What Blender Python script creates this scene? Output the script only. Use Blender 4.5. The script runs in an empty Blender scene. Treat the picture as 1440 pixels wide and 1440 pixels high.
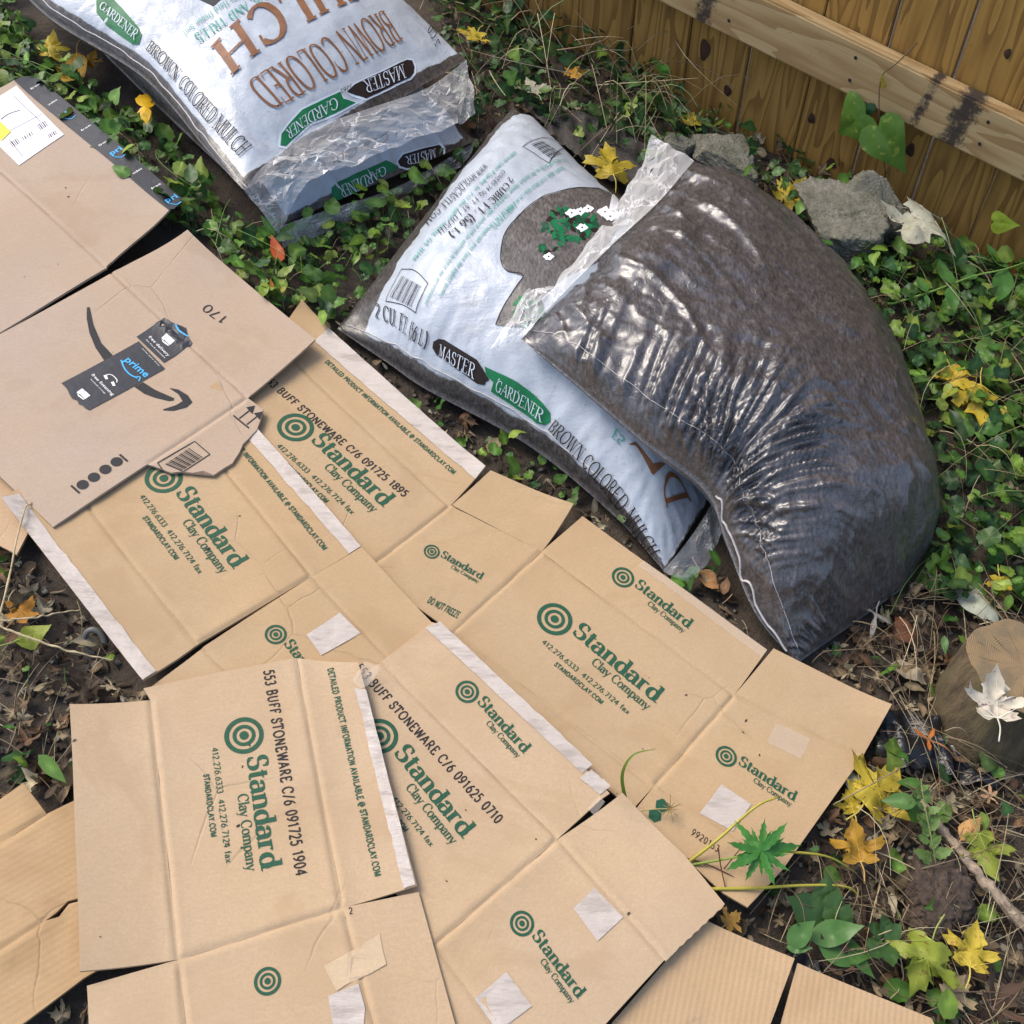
import bpy, bmesh, math, random
import numpy as np
from mathutils import Matrix, Vector

random.seed(7)
RNG = np.random.default_rng(7)
SC = bpy.context.scene
COL = SC.collection

# ------------------------------------------------------------------ camera
CAM_H, PITCH, FOCAL = 1.30, math.radians(50), 1413.0      # metres, down-tilt, focal length in 1440-px units
cam_d = bpy.data.cameras.new('camera')
cam_d.sensor_width = 36.0
cam_d.lens = 36.0 * FOCAL / 1440.0
cam_d.clip_start = 0.02
cam_d.clip_end = 300.0
cam = bpy.data.objects.new('camera', cam_d)
COL.objects.link(cam)
cam.location = (0, 0, CAM_H)
cam.rotation_euler = (math.pi / 2 - PITCH, 0, 0)
SC.camera = cam

# ------------------------------------------------------------------ sky, sun, exposure
SUN_AZ, SUN_EL = math.radians(-62), math.radians(57)      # azimuth from +Y towards +X
world = bpy.data.worlds.new('World')
SC.world = world
world.use_nodes = True
wn = world.node_tree
sky = wn.nodes.new('ShaderNodeTexSky')
sky.sky_type = 'NISHITA'
sky.sun_disc = False
sky.sun_elevation = SUN_EL
sky.sun_rotation = SUN_AZ
sky.air_density = 1.0
sky.dust_density = 3.0
sky.ozone_density = 1.0
wn.nodes['Background'].inputs['Strength'].default_value = 0.15
wn.links.new(sky.outputs[0], wn.nodes['Background'].inputs['Color'])
sun_d = bpy.data.lights.new('sun', 'SUN')
sun_d.energy = 1.5
sun_d.angle = math.radians(28)
sun_d.color = (1.0, 0.93, 0.82)
sun = bpy.data.objects.new('sun', sun_d)
COL.objects.link(sun)
sdir = Vector((math.sin(SUN_AZ) * math.cos(SUN_EL), math.cos(SUN_AZ) * math.cos(SUN_EL), math.sin(SUN_EL)))
sun.rotation_euler = sdir.to_track_quat('Z', 'Y').to_euler()
sun.location = (0, 0, 6)
SC.view_settings.view_transform = 'Standard'
SC.view_settings.look = 'None'
SC.view_settings.exposure = 0.92
SC.view_settings.gamma = 1.0
SC.view_settings.use_curve_mapping = False

# ------------------------------------------------------------------ the sloping yard: z = height above it + slope
GX, GY = -0.157, 0.112
CF = np.array([0, math.cos(PITCH), -math.sin(PITCH)])
CU = np.array([0, math.sin(PITCH), math.cos(PITCH)])

def P(u, v, h=0.0):
    """ground point (x, y, height above the slope) seen at photo position u, v"""
    d = CF * FOCAL + np.array([u - 720.0, 0, 0]) + CU * (720.0 - v)
    t = -(CAM_H - h) / (d[2] - GX * d[0] - GY * d[1])
    return np.array([d[0] * t, d[1] * t, h])

def proj(X):
    """slope coordinates -> photo position (used to fit the printed artwork to the bags)"""
    X = np.asarray(X, float)
    w = X.copy()
    w[..., 2] = X[..., 2] + GX * X[..., 0] + GY * X[..., 1] - CAM_H
    dep = w @ CF
    return np.stack([720 + FOCAL * w[..., 0] / dep, 720 - FOCAL * (w @ CU) / dep], -1)

def PP(pts, h=0.0):
    return np.array([P(*p, h)[:2] for p in pts])

# ------------------------------------------------------------------ noise
def _hash(ix, iy, seed):
    n = (ix.astype(np.int64) * 374761393 + iy.astype(np.int64) * 668265263 + int(seed) * 1442695041) & 0xffffffff
    n = ((n ^ (n >> 13)) * 1274126177) & 0xffffffff
    return ((n ^ (n >> 16)) & 0xffff) / 32767.5 - 1.0

def vn(x, y, seed=0):
    x = np.asarray(x, float); y = np.asarray(y, float)
    x, y = np.broadcast_arrays(x, y)
    ix, iy = np.floor(x), np.floor(y)
    fx, fy = x - ix, y - iy
    fx = fx * fx * fx * (fx * (fx * 6 - 15) + 10); fy = fy * fy * fy * (fy * (fy * 6 - 15) + 10)
    a, b = _hash(ix, iy, seed), _hash(ix + 1, iy, seed)
    c, d = _hash(ix, iy + 1, seed), _hash(ix + 1, iy + 1, seed)
    return (a * (1 - fx) + b * fx) * (1 - fy) + (c * (1 - fx) + d * fx) * fy

def fbm(x, y, seed=0, o=3):
    r = 0; a = 1.0
    for k in range(o):
        r = r + a * vn(np.asarray(x) * 2 ** k, np.asarray(y) * 2 ** k, seed + k * 17); a *= .5
    return r

def sstep(a, b, x):
    t = np.clip((x - a) / (b - a), 0, 1)
    return t * t * (3 - 2 * t)

def in_poly(x, y, poly):
    x = np.asarray(x); y = np.asarray(y); r = np.zeros(x.shape, bool)
    n = len(poly)
    for i in range(n):
        x0, y0 = poly[i]; x1, y1 = poly[(i + 1) % n]
        c = (y0 > y) != (y1 > y)
        with np.errstate(divide='ignore', invalid='ignore'):
            r ^= c & (x < (x1 - x0) * (y - y0) / (y1 - y0 + 1e-12) + x0)
    return r

# ------------------------------------------------------------------ objects
def link(o, parent=None):
    COL.objects.link(o)
    if parent is not None:
        o.parent = parent
        chain = Matrix.Identity(4)
        q = parent
        while q is not None:
            chain = Matrix.Translation(q.location) @ chain if q.type == 'EMPTY' else chain
            q = None
        o.matrix_parent_inverse = chain.inverted()
    return o

def meta(o, label=None, cat=None, group=None, kind=None):
    if label: o['label'] = label
    if cat: o['category'] = cat
    if group: o['group'] = group
    if kind: o['kind'] = kind
    return o

def wz(v):
    v = np.asarray(v, float).copy()
    v[:, 2] += GX * v[:, 0] + GY * v[:, 1]
    return v

def mesh(name, verts, faces, mat, parent=None, smooth=True, cols=None, uv=None, mats=None, midx=None):
    """verts in slope coordinates"""
    me = bpy.data.meshes.new(name)
    vv = wz(np.asarray(verts, float).reshape(-1, 3))
    me.from_pydata(vv.tolist(), [], [list(map(int, f)) for f in faces] if not isinstance(faces, np.ndarray) else faces.tolist())
    if mats:
        for m in mats: me.materials.append(m)
        if midx is not None: me.polygons.foreach_set('material_index', np.asarray(midx, np.int32))
    else:
        me.materials.append(mat)
    if smooth: me.polygons.foreach_set('use_smooth', np.ones(len(me.polygons), bool))
    if cols is not None:
        ca = me.color_attributes.new('tint', 'FLOAT_COLOR', 'POINT')
        c = np.ones((len(vv), 4), np.float32); c[:, :3] = cols
        ca.data.foreach_set('color', c.ravel())
    if uv is not None:
        ul = me.uv_layers.new(name='UVMap')
        li = np.empty(len(me.loops), np.int32); me.loops.foreach_get('vertex_index', li)
        ul.data.foreach_set('uv', np.asarray(uv, np.float32)[li].ravel())
    me.update()
    o = bpy.data.objects.new(name, me)
    return link(o, parent)

def thing(name, label, cat, at, group=None):
    o = bpy.data.objects.new(name, None)
    o.empty_display_size = .05
    at = np.asarray(at, float)
    o.location = (at[0], at[1], at[2] + GX * at[0] + GY * at[1])
    COL.objects.link(o)
    return meta(o, label, cat, group)

class MB:
    """mesh collector"""
    def __init__(s): s.v = []; s.f = []; s.c = []; s.n = 0
    def add(s, v, f, c=None):
        v = np.asarray(v, float).reshape(-1, 3)
        s.v.append(v); s.f += [[i + s.n for i in q] for q in f]
        s.c.append(np.tile(c if c is not None else (1, 1, 1), (len(v), 1)) if c is None or np.ndim(c) == 1 else np.asarray(c))
        s.n += len(v)
    def build(s, name, mat, parent=None, smooth=True, cols=False):
        if not s.v: return None
        return mesh(name, np.concatenate(s.v), s.f, mat, parent, smooth, np.concatenate(s.c) if cols else None)

def tube(pts, rad, n=6, cap=True):
    pts = np.asarray(pts, float); m = len(pts)
    rad = np.broadcast_to(rad, (m,))
    t = np.gradient(pts, axis=0); t /= np.linalg.norm(t, axis=1)[:, None] + 1e-9
    ref = np.where(np.abs(t[:, 2:3]) > .9, np.array([[1., 0, 0]]), np.array([[0, 0, 1.]]))
    a = np.cross(t, ref); a /= np.linalg.norm(a, axis=1)[:, None] + 1e-9
    b = np.cross(a, t)
    an = np.linspace(0, 2 * np.pi, n, endpoint=False)
    v = (pts[:, None] + rad[:, None, None] * (np.cos(an)[None, :, None] * a[:, None] + np.sin(an)[None, :, None] * b[:, None])).reshape(-1, 3)
    f = [[i * n + j, i * n + (j + 1) % n, (i + 1) * n + (j + 1) % n, (i + 1) * n + j] for i in range(m - 1) for j in range(n)]
    if cap: f += [list(range(n))[::-1], [(m - 1) * n + j for j in range(n)]]
    return v, f

def spline(pts, n=24):
    pts = np.asarray(pts, float); m = len(pts)
    q = np.concatenate([[2 * pts[0] - pts[1]], pts, [2 * pts[-1] - pts[-2]]])
    out = []
    for x in np.linspace(0, m - 1 - 1e-9, n):
        i = int(x); t = x - i
        p0, p1, p2, p3 = q[i], q[i + 1], q[i + 2], q[i + 3]
        out.append(.5 * ((2 * p1) + (-p0 + p2) * t + (2 * p0 - 5 * p1 + 4 * p2 - p3) * t * t + (-p0 + 3 * p1 - 3 * p2 + p3) * t ** 3))
    return np.array(out)
# ------------------------------------------------------------------ materials
def hexc(h):
    h = h.lstrip('#'); r = [int(h[i:i + 2], 16) / 255 for i in (0, 2, 4)]
    return tuple(x / 12.92 if x <= .04045 else ((x + .055) / 1.055) ** 2.4 for x in r)

class NT:
    def __init__(s, name):
        s.m = bpy.data.materials.new(name); s.m.use_nodes = True
        s.t = s.m.node_tree; s.n = s.t.nodes
        s.b = s.n['Principled BSDF']; s.out = s.n['Material Output']
    def new(s, t, **kw):
        o = s.n.new('ShaderNode' + t)
        for k, v in kw.items():
            if k in o.inputs: s.put(o.inputs[k], v)
            else: setattr(o, k, v)
        return o
    def put(s, inp, v):
        if hasattr(v, 'is_output'): s.t.links.new(v, inp)
        else:
            if hasattr(inp.default_value, '__len__') and len(inp.default_value) == 4 and len(v) == 3: v = tuple(v) + (1,)
            inp.default_value = v
    def noise(s, vec, scale, detail=4, rough=.55, dist=0):
        o = s.new('TexNoise', Scale=scale, Detail=detail, Roughness=rough, Distortion=dist)
        if vec is not None: s.put(o.inputs['Vector'], vec)
        return o.outputs['Fac']
    def ramp(s, fac, stops):
        o = s.n.new('ShaderNodeValToRGB'); s.put(o.inputs[0], fac)
        e = o.color_ramp.elements
        while len(e) < len(stops): e.new(.5)
        for k, (p, c) in zip(e, stops):
            k.position = p; k.color = tuple(c) + (1,) if len(c) == 3 else c
        return o.outputs[0]
    def mix(s, fac, a, b, bt='MIX'):
        o = s.n.new('ShaderNodeMix'); o.data_type = 'RGBA'; o.blend_type = bt
        s.put(o.inputs['Factor'], fac)
        ins = [i for i in o.inputs if i.type == 'RGBA']
        s.put(ins[0], a); s.put(ins[1], b)
        return [q for q in o.outputs if q.type == 'RGBA'][0]
    def math(s, op, a, b=0.0, c=0.0, clamp=False):
        o = s.n.new('ShaderNodeMath'); o.operation = op; o.use_clamp = clamp
        s.put(o.inputs[0], a); s.put(o.inputs[1], b)
        if op in ('MULTIPLY_ADD', 'SMOOTH_MIN', 'WRAP'): s.put(o.inputs[2], c)
        return o.outputs[0]
    def maprange(s, v, a, b, c=0., d=1., smooth=True):
        o = s.n.new('ShaderNodeMapRange')
        if smooth: o.interpolation_type = 'SMOOTHSTEP'
        s.put(o.inputs[0], v)
        for i, x in zip((1, 2, 3, 4), (a, b, c, d)): s.put(o.inputs[i], x)
        return o.outputs[0]
    def bump(s, h, strength=.3, dist=.002, prev=None):
        o = s.new('Bump', Strength=strength, Distance=dist); s.put(o.inputs['Height'], h)
        if prev is not None: s.put(o.inputs['Normal'], prev)
        return o.outputs[0]
    def pos(s, rot=0., scale=(1, 1, 1), loc=(0, 0, 0), obj=False):
        if obj: src = s.n.new('ShaderNodeTexCoord').outputs['Object']
        else: src = s.n.new('ShaderNodeNewGeometry').outputs['Position']
        m = s.n.new('ShaderNodeMapping'); m.vector_type = 'POINT'
        s.put(m.inputs['Vector'], src)
        m.inputs['Rotation'].default_value = (0, 0, rot); m.inputs['Scale'].default_value = scale; m.inputs['Location'].default_value = loc
        return m.outputs[0]
    def set(s, **kw):
        for k, v in kw.items(): s.put(s.b.inputs[k.replace('_', ' ')], v)
        return s.m

def m_plain(name, c, rough=.6, var=.12, scale=60, bump=.0, spec=.4):
    n = NT(name); p = n.pos()
    f = n.noise(p, scale, 4)
    k = tuple(x * (1 - var) for x in c); l = tuple(min(1, x * (1 + var)) for x in c)
    n.set(Base_Color=n.ramp(f, [(.3, k), (.7, l)]), Roughness=rough)
    n.b.inputs['Specular IOR Level'].default_value = spec
    if bump: n.set(Normal=n.bump(n.noise(p, scale * 2, 5), bump, .002))
    return n.m

def m_board(name, base, rot, flute=.0, stain=.25, worn=0.):
    """kraft corrugated board; flutes run along the direction rot"""
    n = NT(name); p = n.pos(rot=-rot)
    fib = n.noise(n.pos(rot=-rot, scale=(90, 420, 90)), 1, 5, .7)
    speck = n.noise(p, 900, 2)
    cloud = n.noise(p, 7, 4)
    k = tuple(x * .86 for x in base); l = tuple(x * 1.10 for x in base)
    c = n.mix(fib, k, l)
    c = n.mix(n.maprange(speck, .62, .72, 0, .35), c, tuple(x * .55 for x in base))
    c = n.mix(n.maprange(cloud, .40, .68, 0, stain * 1.5), c, tuple(x * y for x, y in zip(base, (.80, .74, .66))))
    hue = n.noise(p, 2.6, 3); c = n.mix(n.maprange(hue, .40, .66, 0, .45), c, n.mix(1., c, (1.06, .97, .78), 'MULTIPLY'))
    dmp = n.noise(n.pos(rot=1.1, scale=(6, 9, 6)), 1, 6, .62, .8); c = n.mix(n.maprange(dmp, .55, .66, 0, .38), c, n.mix(1., c, (.80, .74, .66), 'MULTIPLY'))
    # small pale scuffs where the paper is rubbed
    sc = n.noise(n.pos(rot=-rot, scale=(3, 16, 3)), 1.2, 5, .6)
    c = n.mix(n.maprange(sc, .60, .78, 0, .25), c, tuple(min(1, x * 1.25) for x in base))
    if worn:
        st = n.noise(p, 9, 6, .65, .6)
        c = n.mix(n.maprange(st, .48, .70, 0, worn), c, tuple(x * y for x, y in zip(base, (.55, .46, .36))))
    mot = n.noise(p, 330, 4, .75); c = n.mix(n.maprange(mot, .35, .66, 0, .50), c, tuple(x * .78 for x in base))
    # handling creases: thin broken lines in the liner
    vo = n.new('TexVoronoi', feature='DISTANCE_TO_EDGE', Scale=5.5); n.put(vo.inputs['Vector'], n.mix(.02, p, n.new('TexNoise', Scale=3.).outputs['Color']))
    ln = n.math('MULTIPLY', n.maprange(vo.outputs['Distance'], .0, .010, 1., 0.), n.maprange(n.noise(p, 4.5, 3), .52, .66))
    c = n.mix(n.math('MULTIPLY', ln, .30), c, tuple(x * .62 for x in base))
    w = n.new('TexWave', wave_type='BANDS', bands_direction='Y', Scale=(1 / .0072) / 3.2)
    n.put(w.inputs['Vector'], p)
    n.put(w.inputs['Distortion'], .4)
    b = n.bump(w.outputs['Fac'], .06 + flute * .35, .0007)
    b = n.bump(n.noise(p, 14, 3), .25, .006, b)
    b = n.bump(ln, .35, -.0020, b)
    b = n.bump(fib, .08, .0006, b)
    n.set(Base_Color=c, Roughness=.78, Normal=b)
    n.b.inputs['Specular IOR Level'].default_value = .25
    return n.m

def m_leaf(name, base=None, rough=.45, tr=.25, blotch=None, scale=40):
    """leaf: colour from the per-leaf tint (base None) or one colour"""
    n = NT(name); p = n.pos()
    if base is None:
        c = n.new('VertexColor', layer_name='tint').outputs[0]
    else: c = n.mix(0., tuple(base), tuple(base))
    f = n.noise(p, scale, 4)
    c = n.mix(n.maprange(f, .3, .7, .0, .45), c, n.mix(1., c, (.55, .6, .5), 'MULTIPLY'))
    if blotch: c = n.mix(n.maprange(n.noise(p, scale * 2.2, 5, .6), .58, .66, 0, .85), c, blotch)
    n.set(Base_Color=c, Roughness=rough, Normal=n.bump(n.noise(p, scale * 4, 3), .35, .0015))
    n.b.inputs['Specular IOR Level'].default_value = .35
    t = n.new('BsdfTranslucent'); n.put(t.inputs['Color'], c)
    mx = n.new('MixShader'); mx.inputs[0].default_value = tr
    n.t.links.new(n.b.outputs[0], mx.inputs[1]); n.t.links.new(t.outputs[0], mx.inputs[2])
    n.t.links.new(mx.outputs[0], n.out.inputs['Surface'])
    return n.m

def m_ink(name, c, rough=.6):
    n = NT(name); f = n.noise(n.pos(), 420, 3)
    n.set(Base_Color=n.ramp(f, [(.25, tuple(x * 1.25 + .012 for x in c)), (.6, c)]), Roughness=rough)
    n.b.inputs['Specular IOR Level'].default_value = .25
    return n.m

def m_film(name, base_fac=.30):
    n = NT(name)
    p = n.pos()
    n.set(Base_Color=(.84, .83, .82), Roughness=.12, Normal=n.bump(n.noise(p, 60, 2, .5, .6), .14, .0035))
    n.b.inputs['Specular IOR Level'].default_value = .7
    tr = n.new('BsdfTransparent'); tr.inputs[0].default_value = (.93, .95, .96, 1)
    lw = n.new('LayerWeight', Blend=.5); fc = n.math('POWER', lw.outputs['Facing'], 2.2)
    fac = n.math('MULTIPLY_ADD', fc, .55, base_fac, clamp=True)
    ve = n.new('TexVoronoi', feature='DISTANCE_TO_EDGE', Scale=17.); n.put(ve.inputs['Vector'], n.mix(.05, p, n.new('TexNoise', Scale=14., Detail=3.).outputs['Color']))
    cr = n.math('MULTIPLY', n.maprange(ve.outputs['Distance'], 0., .05, 1., 0.), n.maprange(n.noise(p, 18, 3), .40, .60))
    fac = n.math('MULTIPLY_ADD', cr, .38, fac, clamp=True)
    mx = n.new('MixShader'); n.put(mx.inputs[0], fac)
    n.t.links.new(tr.outputs[0], mx.inputs[1]); n.t.links.new(n.b.outputs[0], mx.inputs[2])
    n.t.links.new(mx.outputs[0], n.out.inputs['Surface'])
    return n.m

def m_bag(name, window, white=(.385, .422, .468), brown=(.052, .045, .042), lump=1.0, rough=.36):
    """printed poly bag: white printed window s0,s1,t0,t1 in the bag's own coordinates, brown mulch print around"""
    n = NT(name)
    uv = n.n.new('ShaderNodeUVMap').outputs[0]
    sp = n.new('SeparateXYZ'); n.put(sp.inputs[0], uv)
    s, t = sp.outputs[0], sp.outputs[1]
    p = n.pos()
    w = n.math('MULTIPLY_ADD', n.noise(uv, 16, 3), .018, -.009)
    def edge(v, a, up):
        v2 = n.math('ADD', v, w)
        return n.maprange(v2, a - .002, a + .002, 0. if up else 1., 1. if up else 0.)
    mk = None
    if window:
        s0, s1, t0, t1 = window
        for q in (edge(s, s0, True), edge(s, s1, False), edge(t, t0, True), edge(t, t1, False)):
            mk = q if mk is None else n.math('MULTIPLY', mk, q)
    fine = n.noise(p, 160, 6, .7); med = n.noise(p, 42, 5, .65)
    chips = n.noise(n.pos(rot=.7, scale=(260, 90, 120)), 1, 4, .7)
    bc = n.mix(n.maprange(chips, .3, .72), tuple(x * .55 for x in brown), tuple(x * 1.9 + .01 for x in brown))
    bc = n.mix(n.maprange(med, .35, .7, 0, .5), bc, tuple(x * .5 for x in brown))
    wc = n.mix(n.maprange(med, .35, .75, 0, .22), white, tuple(x * y for x, y in zip(white, (.86, .89, .93))))
    wc = n.mix(n.maprange(fine, .59, .68, 0, .55), wc, tuple(x * .45 for x in white))
    smear = n.noise(n.pos(rot=.5, scale=(5, 14, 8)), 1, 6, .7, .5); wc = n.mix(n.maprange(smear, .55, .72, 0, .30), wc, (.22, .20, .18))
    c = n.mix(mk, bc, wc) if mk is not None else bc
    b = n.bump(n.noise(p, 34, 4, .6), .26 * lump, .006)
    b = n.bump(n.noise(p, 130, 4, .6), .20 * lump, .0020, b)
    cv = n.new('TexVoronoi', feature='DISTANCE_TO_EDGE', Scale=26.); n.put(cv.inputs['Vector'], n.mix(.25, p, n.new('TexNoise', Scale=9., Detail=3.).outputs['Color']))
    cm = n.math('MULTIPLY', n.maprange(cv.outputs['Distance'], 0., .10, 1., 0.), n.maprange(n.noise(p, 11, 3), .45, .62))
    b = n.bump(cm, (.10 if window else .34) * lump, .0020, b)
    b = n.bump(n.noise(n.pos(rot=.9, scale=(18, 150, 60)), 1, 4, .6, .6), .22 * lump, .0025, b)
    n.set(Base_Color=c, Roughness=n.maprange(n.noise(p, 60, 4), .3, .7, rough * .75, rough * 1.35), Normal=b)
    n.b.inputs['Specular IOR Level'].default_value = .55
    if not window and lump > .7:
        n.b.inputs['Coat Weight'].default_value = .55; n.b.inputs['Coat Roughness'].default_value = .34; n.b.inputs['Coat IOR'].default_value = 1.55
    return n.m

def m_wood(name, a, b, dark, ring=1.0, dirt=None):
    """board grain runs along the object's own Z axis"""
    n = NT(name)
    tc = n.n.new('ShaderNodeTexCoord').outputs['Object']
    oi = n.n.new('ShaderNodeObjectInfo')
    off = n.new('VectorMath', operation='ADD'); n.put(off.inputs[0], tc)
    cb = n.new('CombineXYZ'); n.put(cb.inputs[0], n.math('MULTIPLY', oi.outputs['Random'], 7.)); n.put(cb.inputs[1], n.math('MULTIPLY', oi.outputs['Random'], 3.)); n.put(cb.inputs[2], n.math('MULTIPLY', oi.outputs['Random'], 11.))
    n.put(off.inputs[1], cb.outputs[0])
    m1 = n.new('Mapping'); n.put(m1.inputs['Vector'], off.outputs[0]); m1.inputs['Scale'].default_value = (9, 9, 1.1)
    warp = n.noise(m1.outputs[0], 1.0, 3, .5)
    g = n.math('FRACT', n.math('MULTIPLY', warp, 16 * ring))
    line = n.maprange(g, .0, .85, 0, 1, False)
    line = n.math('POWER', line, 2.2)
    m2 = n.new('Mapping'); n.put(m2.inputs['Vector'], off.outputs[0]); m2.inputs['Scale'].default_value = (240, 240, 6)
    fine = n.noise(m2.outputs[0], 1.0, 4, .6)
    c = n.mix(n.noise(m1.outputs[0], .6, 3), a, b)
    c = n.mix(n.math('MULTIPLY', line, .75), c, dark)
    c = n.mix(n.maprange(fine, .4, .75, 0, .35), c, dark)
    # weathering specks
    sp = n.noise(tc, 130, 3); c = n.mix(n.maprange(sp, .70, .76, 0, .6), c, (.03, .022, .015))
    if dirt:
        c = n.mix(dirt(n, tc), c, (.030, .024, .022))
    n.set(Base_Color=c, Roughness=.72, Normal=n.bump(n.math('ADD', line, n.math('MULTIPLY', fine, .7)), .22, .0012))
    n.b.inputs['Specular IOR Level'].default_value = .3
    return n.m

KRAFT = (.470, .342, .218)
KRAFT_Y = (.440, .308, .178)
KRAFT_OLD = (.43, .29, .155)
PINKISH = (.415, .318, .240)
M = {}
M['green_ink'] = m_ink('green_ink', (.012, .066, .033))
M['black_ink'] = m_ink('black_ink', (.016, .012, .012))
M['charcoal_ink'] = m_ink('charcoal_ink', (.016, .015, .016))
def m_ptape():
    n = NT('paper_tape'); p = n.pos(); a = n.noise(n.pos(rot=.6, scale=(40, 220, 60)), 1, 4, .65, .4); b = n.noise(p, 26, 4)
    n.set(Base_Color=n.mix(n.maprange(a, .35, .7, 0, .5), n.mix(b, (.43, .362, .305), (.475, .41, .355)), (.52, .46, .41)), Roughness=.40, Alpha=n.maprange(n.noise(n.pos(rot=.6, scale=(14, 60, 30)), 1, 4, .6), .32, .50, .72, 1.), Normal=n.bump(a, .55, .0025, n.bump(b, .4, .006)))
    return n.m
M['paper_tape'] = m_ptape()
M['label_paper'] = m_plain('label_paper', (.66, .64, .68), .5, .05, 60, .1)
_t = NT('tape_film'); _t.set(Base_Color=(.75, .66, .56), Roughness=.22, Alpha=.20, Normal=_t.bump(_t.noise(_t.pos(), 120, 3), .3, .001)); M['tape_film'] = _t.m
M['black_tape'] = m_plain('black_tape', (.014, .016, .022), .42, .25, 30, .3)
M['blue_ink'] = m_ink('blue_ink', (.06, .36, .66))
M['white_ink'] = m_ink('white_ink', (.68, .67, .63))
M['yellow_sticker'] = m_plain('yellow_sticker', (.75, .62, .03), .45, .06, 60)
M['film'] = m_film('clear_film', .20)
M['film_milky'] = m_film('milky_film', .24)
M['bag_green'] = m_plain('bag_green_print', (.008, .135, .050), .45, .18, 50, .15, .25)
M['bag_teal'] = m_ink('bag_teal_print', (.035, .25, .20), .5)
M['bag_dark'] = m_plain('bag_dark_print', (.020, .013, .011), .5, .25, 50, .1, .2)
M['bag_black'] = m_ink('bag_black_print', (.014, .013, .016), .55)
M['bag_copper'] = m_plain('bag_copper_print', (.20, .088, .040), .48, .22, 45, .15, .25)
M['bag_white'] = m_plain('bag_white_print', (.52, .57, .64), .32, .06, 50, .1)
M['bag_mulch_photo'] = m_bag('bag_mulch_photo', None, brown=(.085, .075, .07), lump=.6, rough=.4)
M['petal_white'] = m_ink('bag_petal_print', (.72, .72, .74), .4)
M['seam'] = m_plain('seam_white', (.45, .42, .40), .5, .1, 80)
M['leaf'] = m_leaf('leaf_tinted')
M['leaf_dry'] = m_leaf('dry_leaf_tinted', rough=.75, tr=.12, scale=55)
M['stem'] = m_leaf('stem_tinted', rough=.6, tr=.05)
# ------------------------------------------------------------------ drawn lettering
def A_(cx, cy, rx, ry, a0, a1, n=None):
    n = n or max(4, int(abs(a1 - a0) / 18) + 1)
    a = np.radians(np.linspace(a0, a1, n))
    return [(cx + rx * math.cos(t), cy + ry * math.sin(t)) for t in a]

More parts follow.
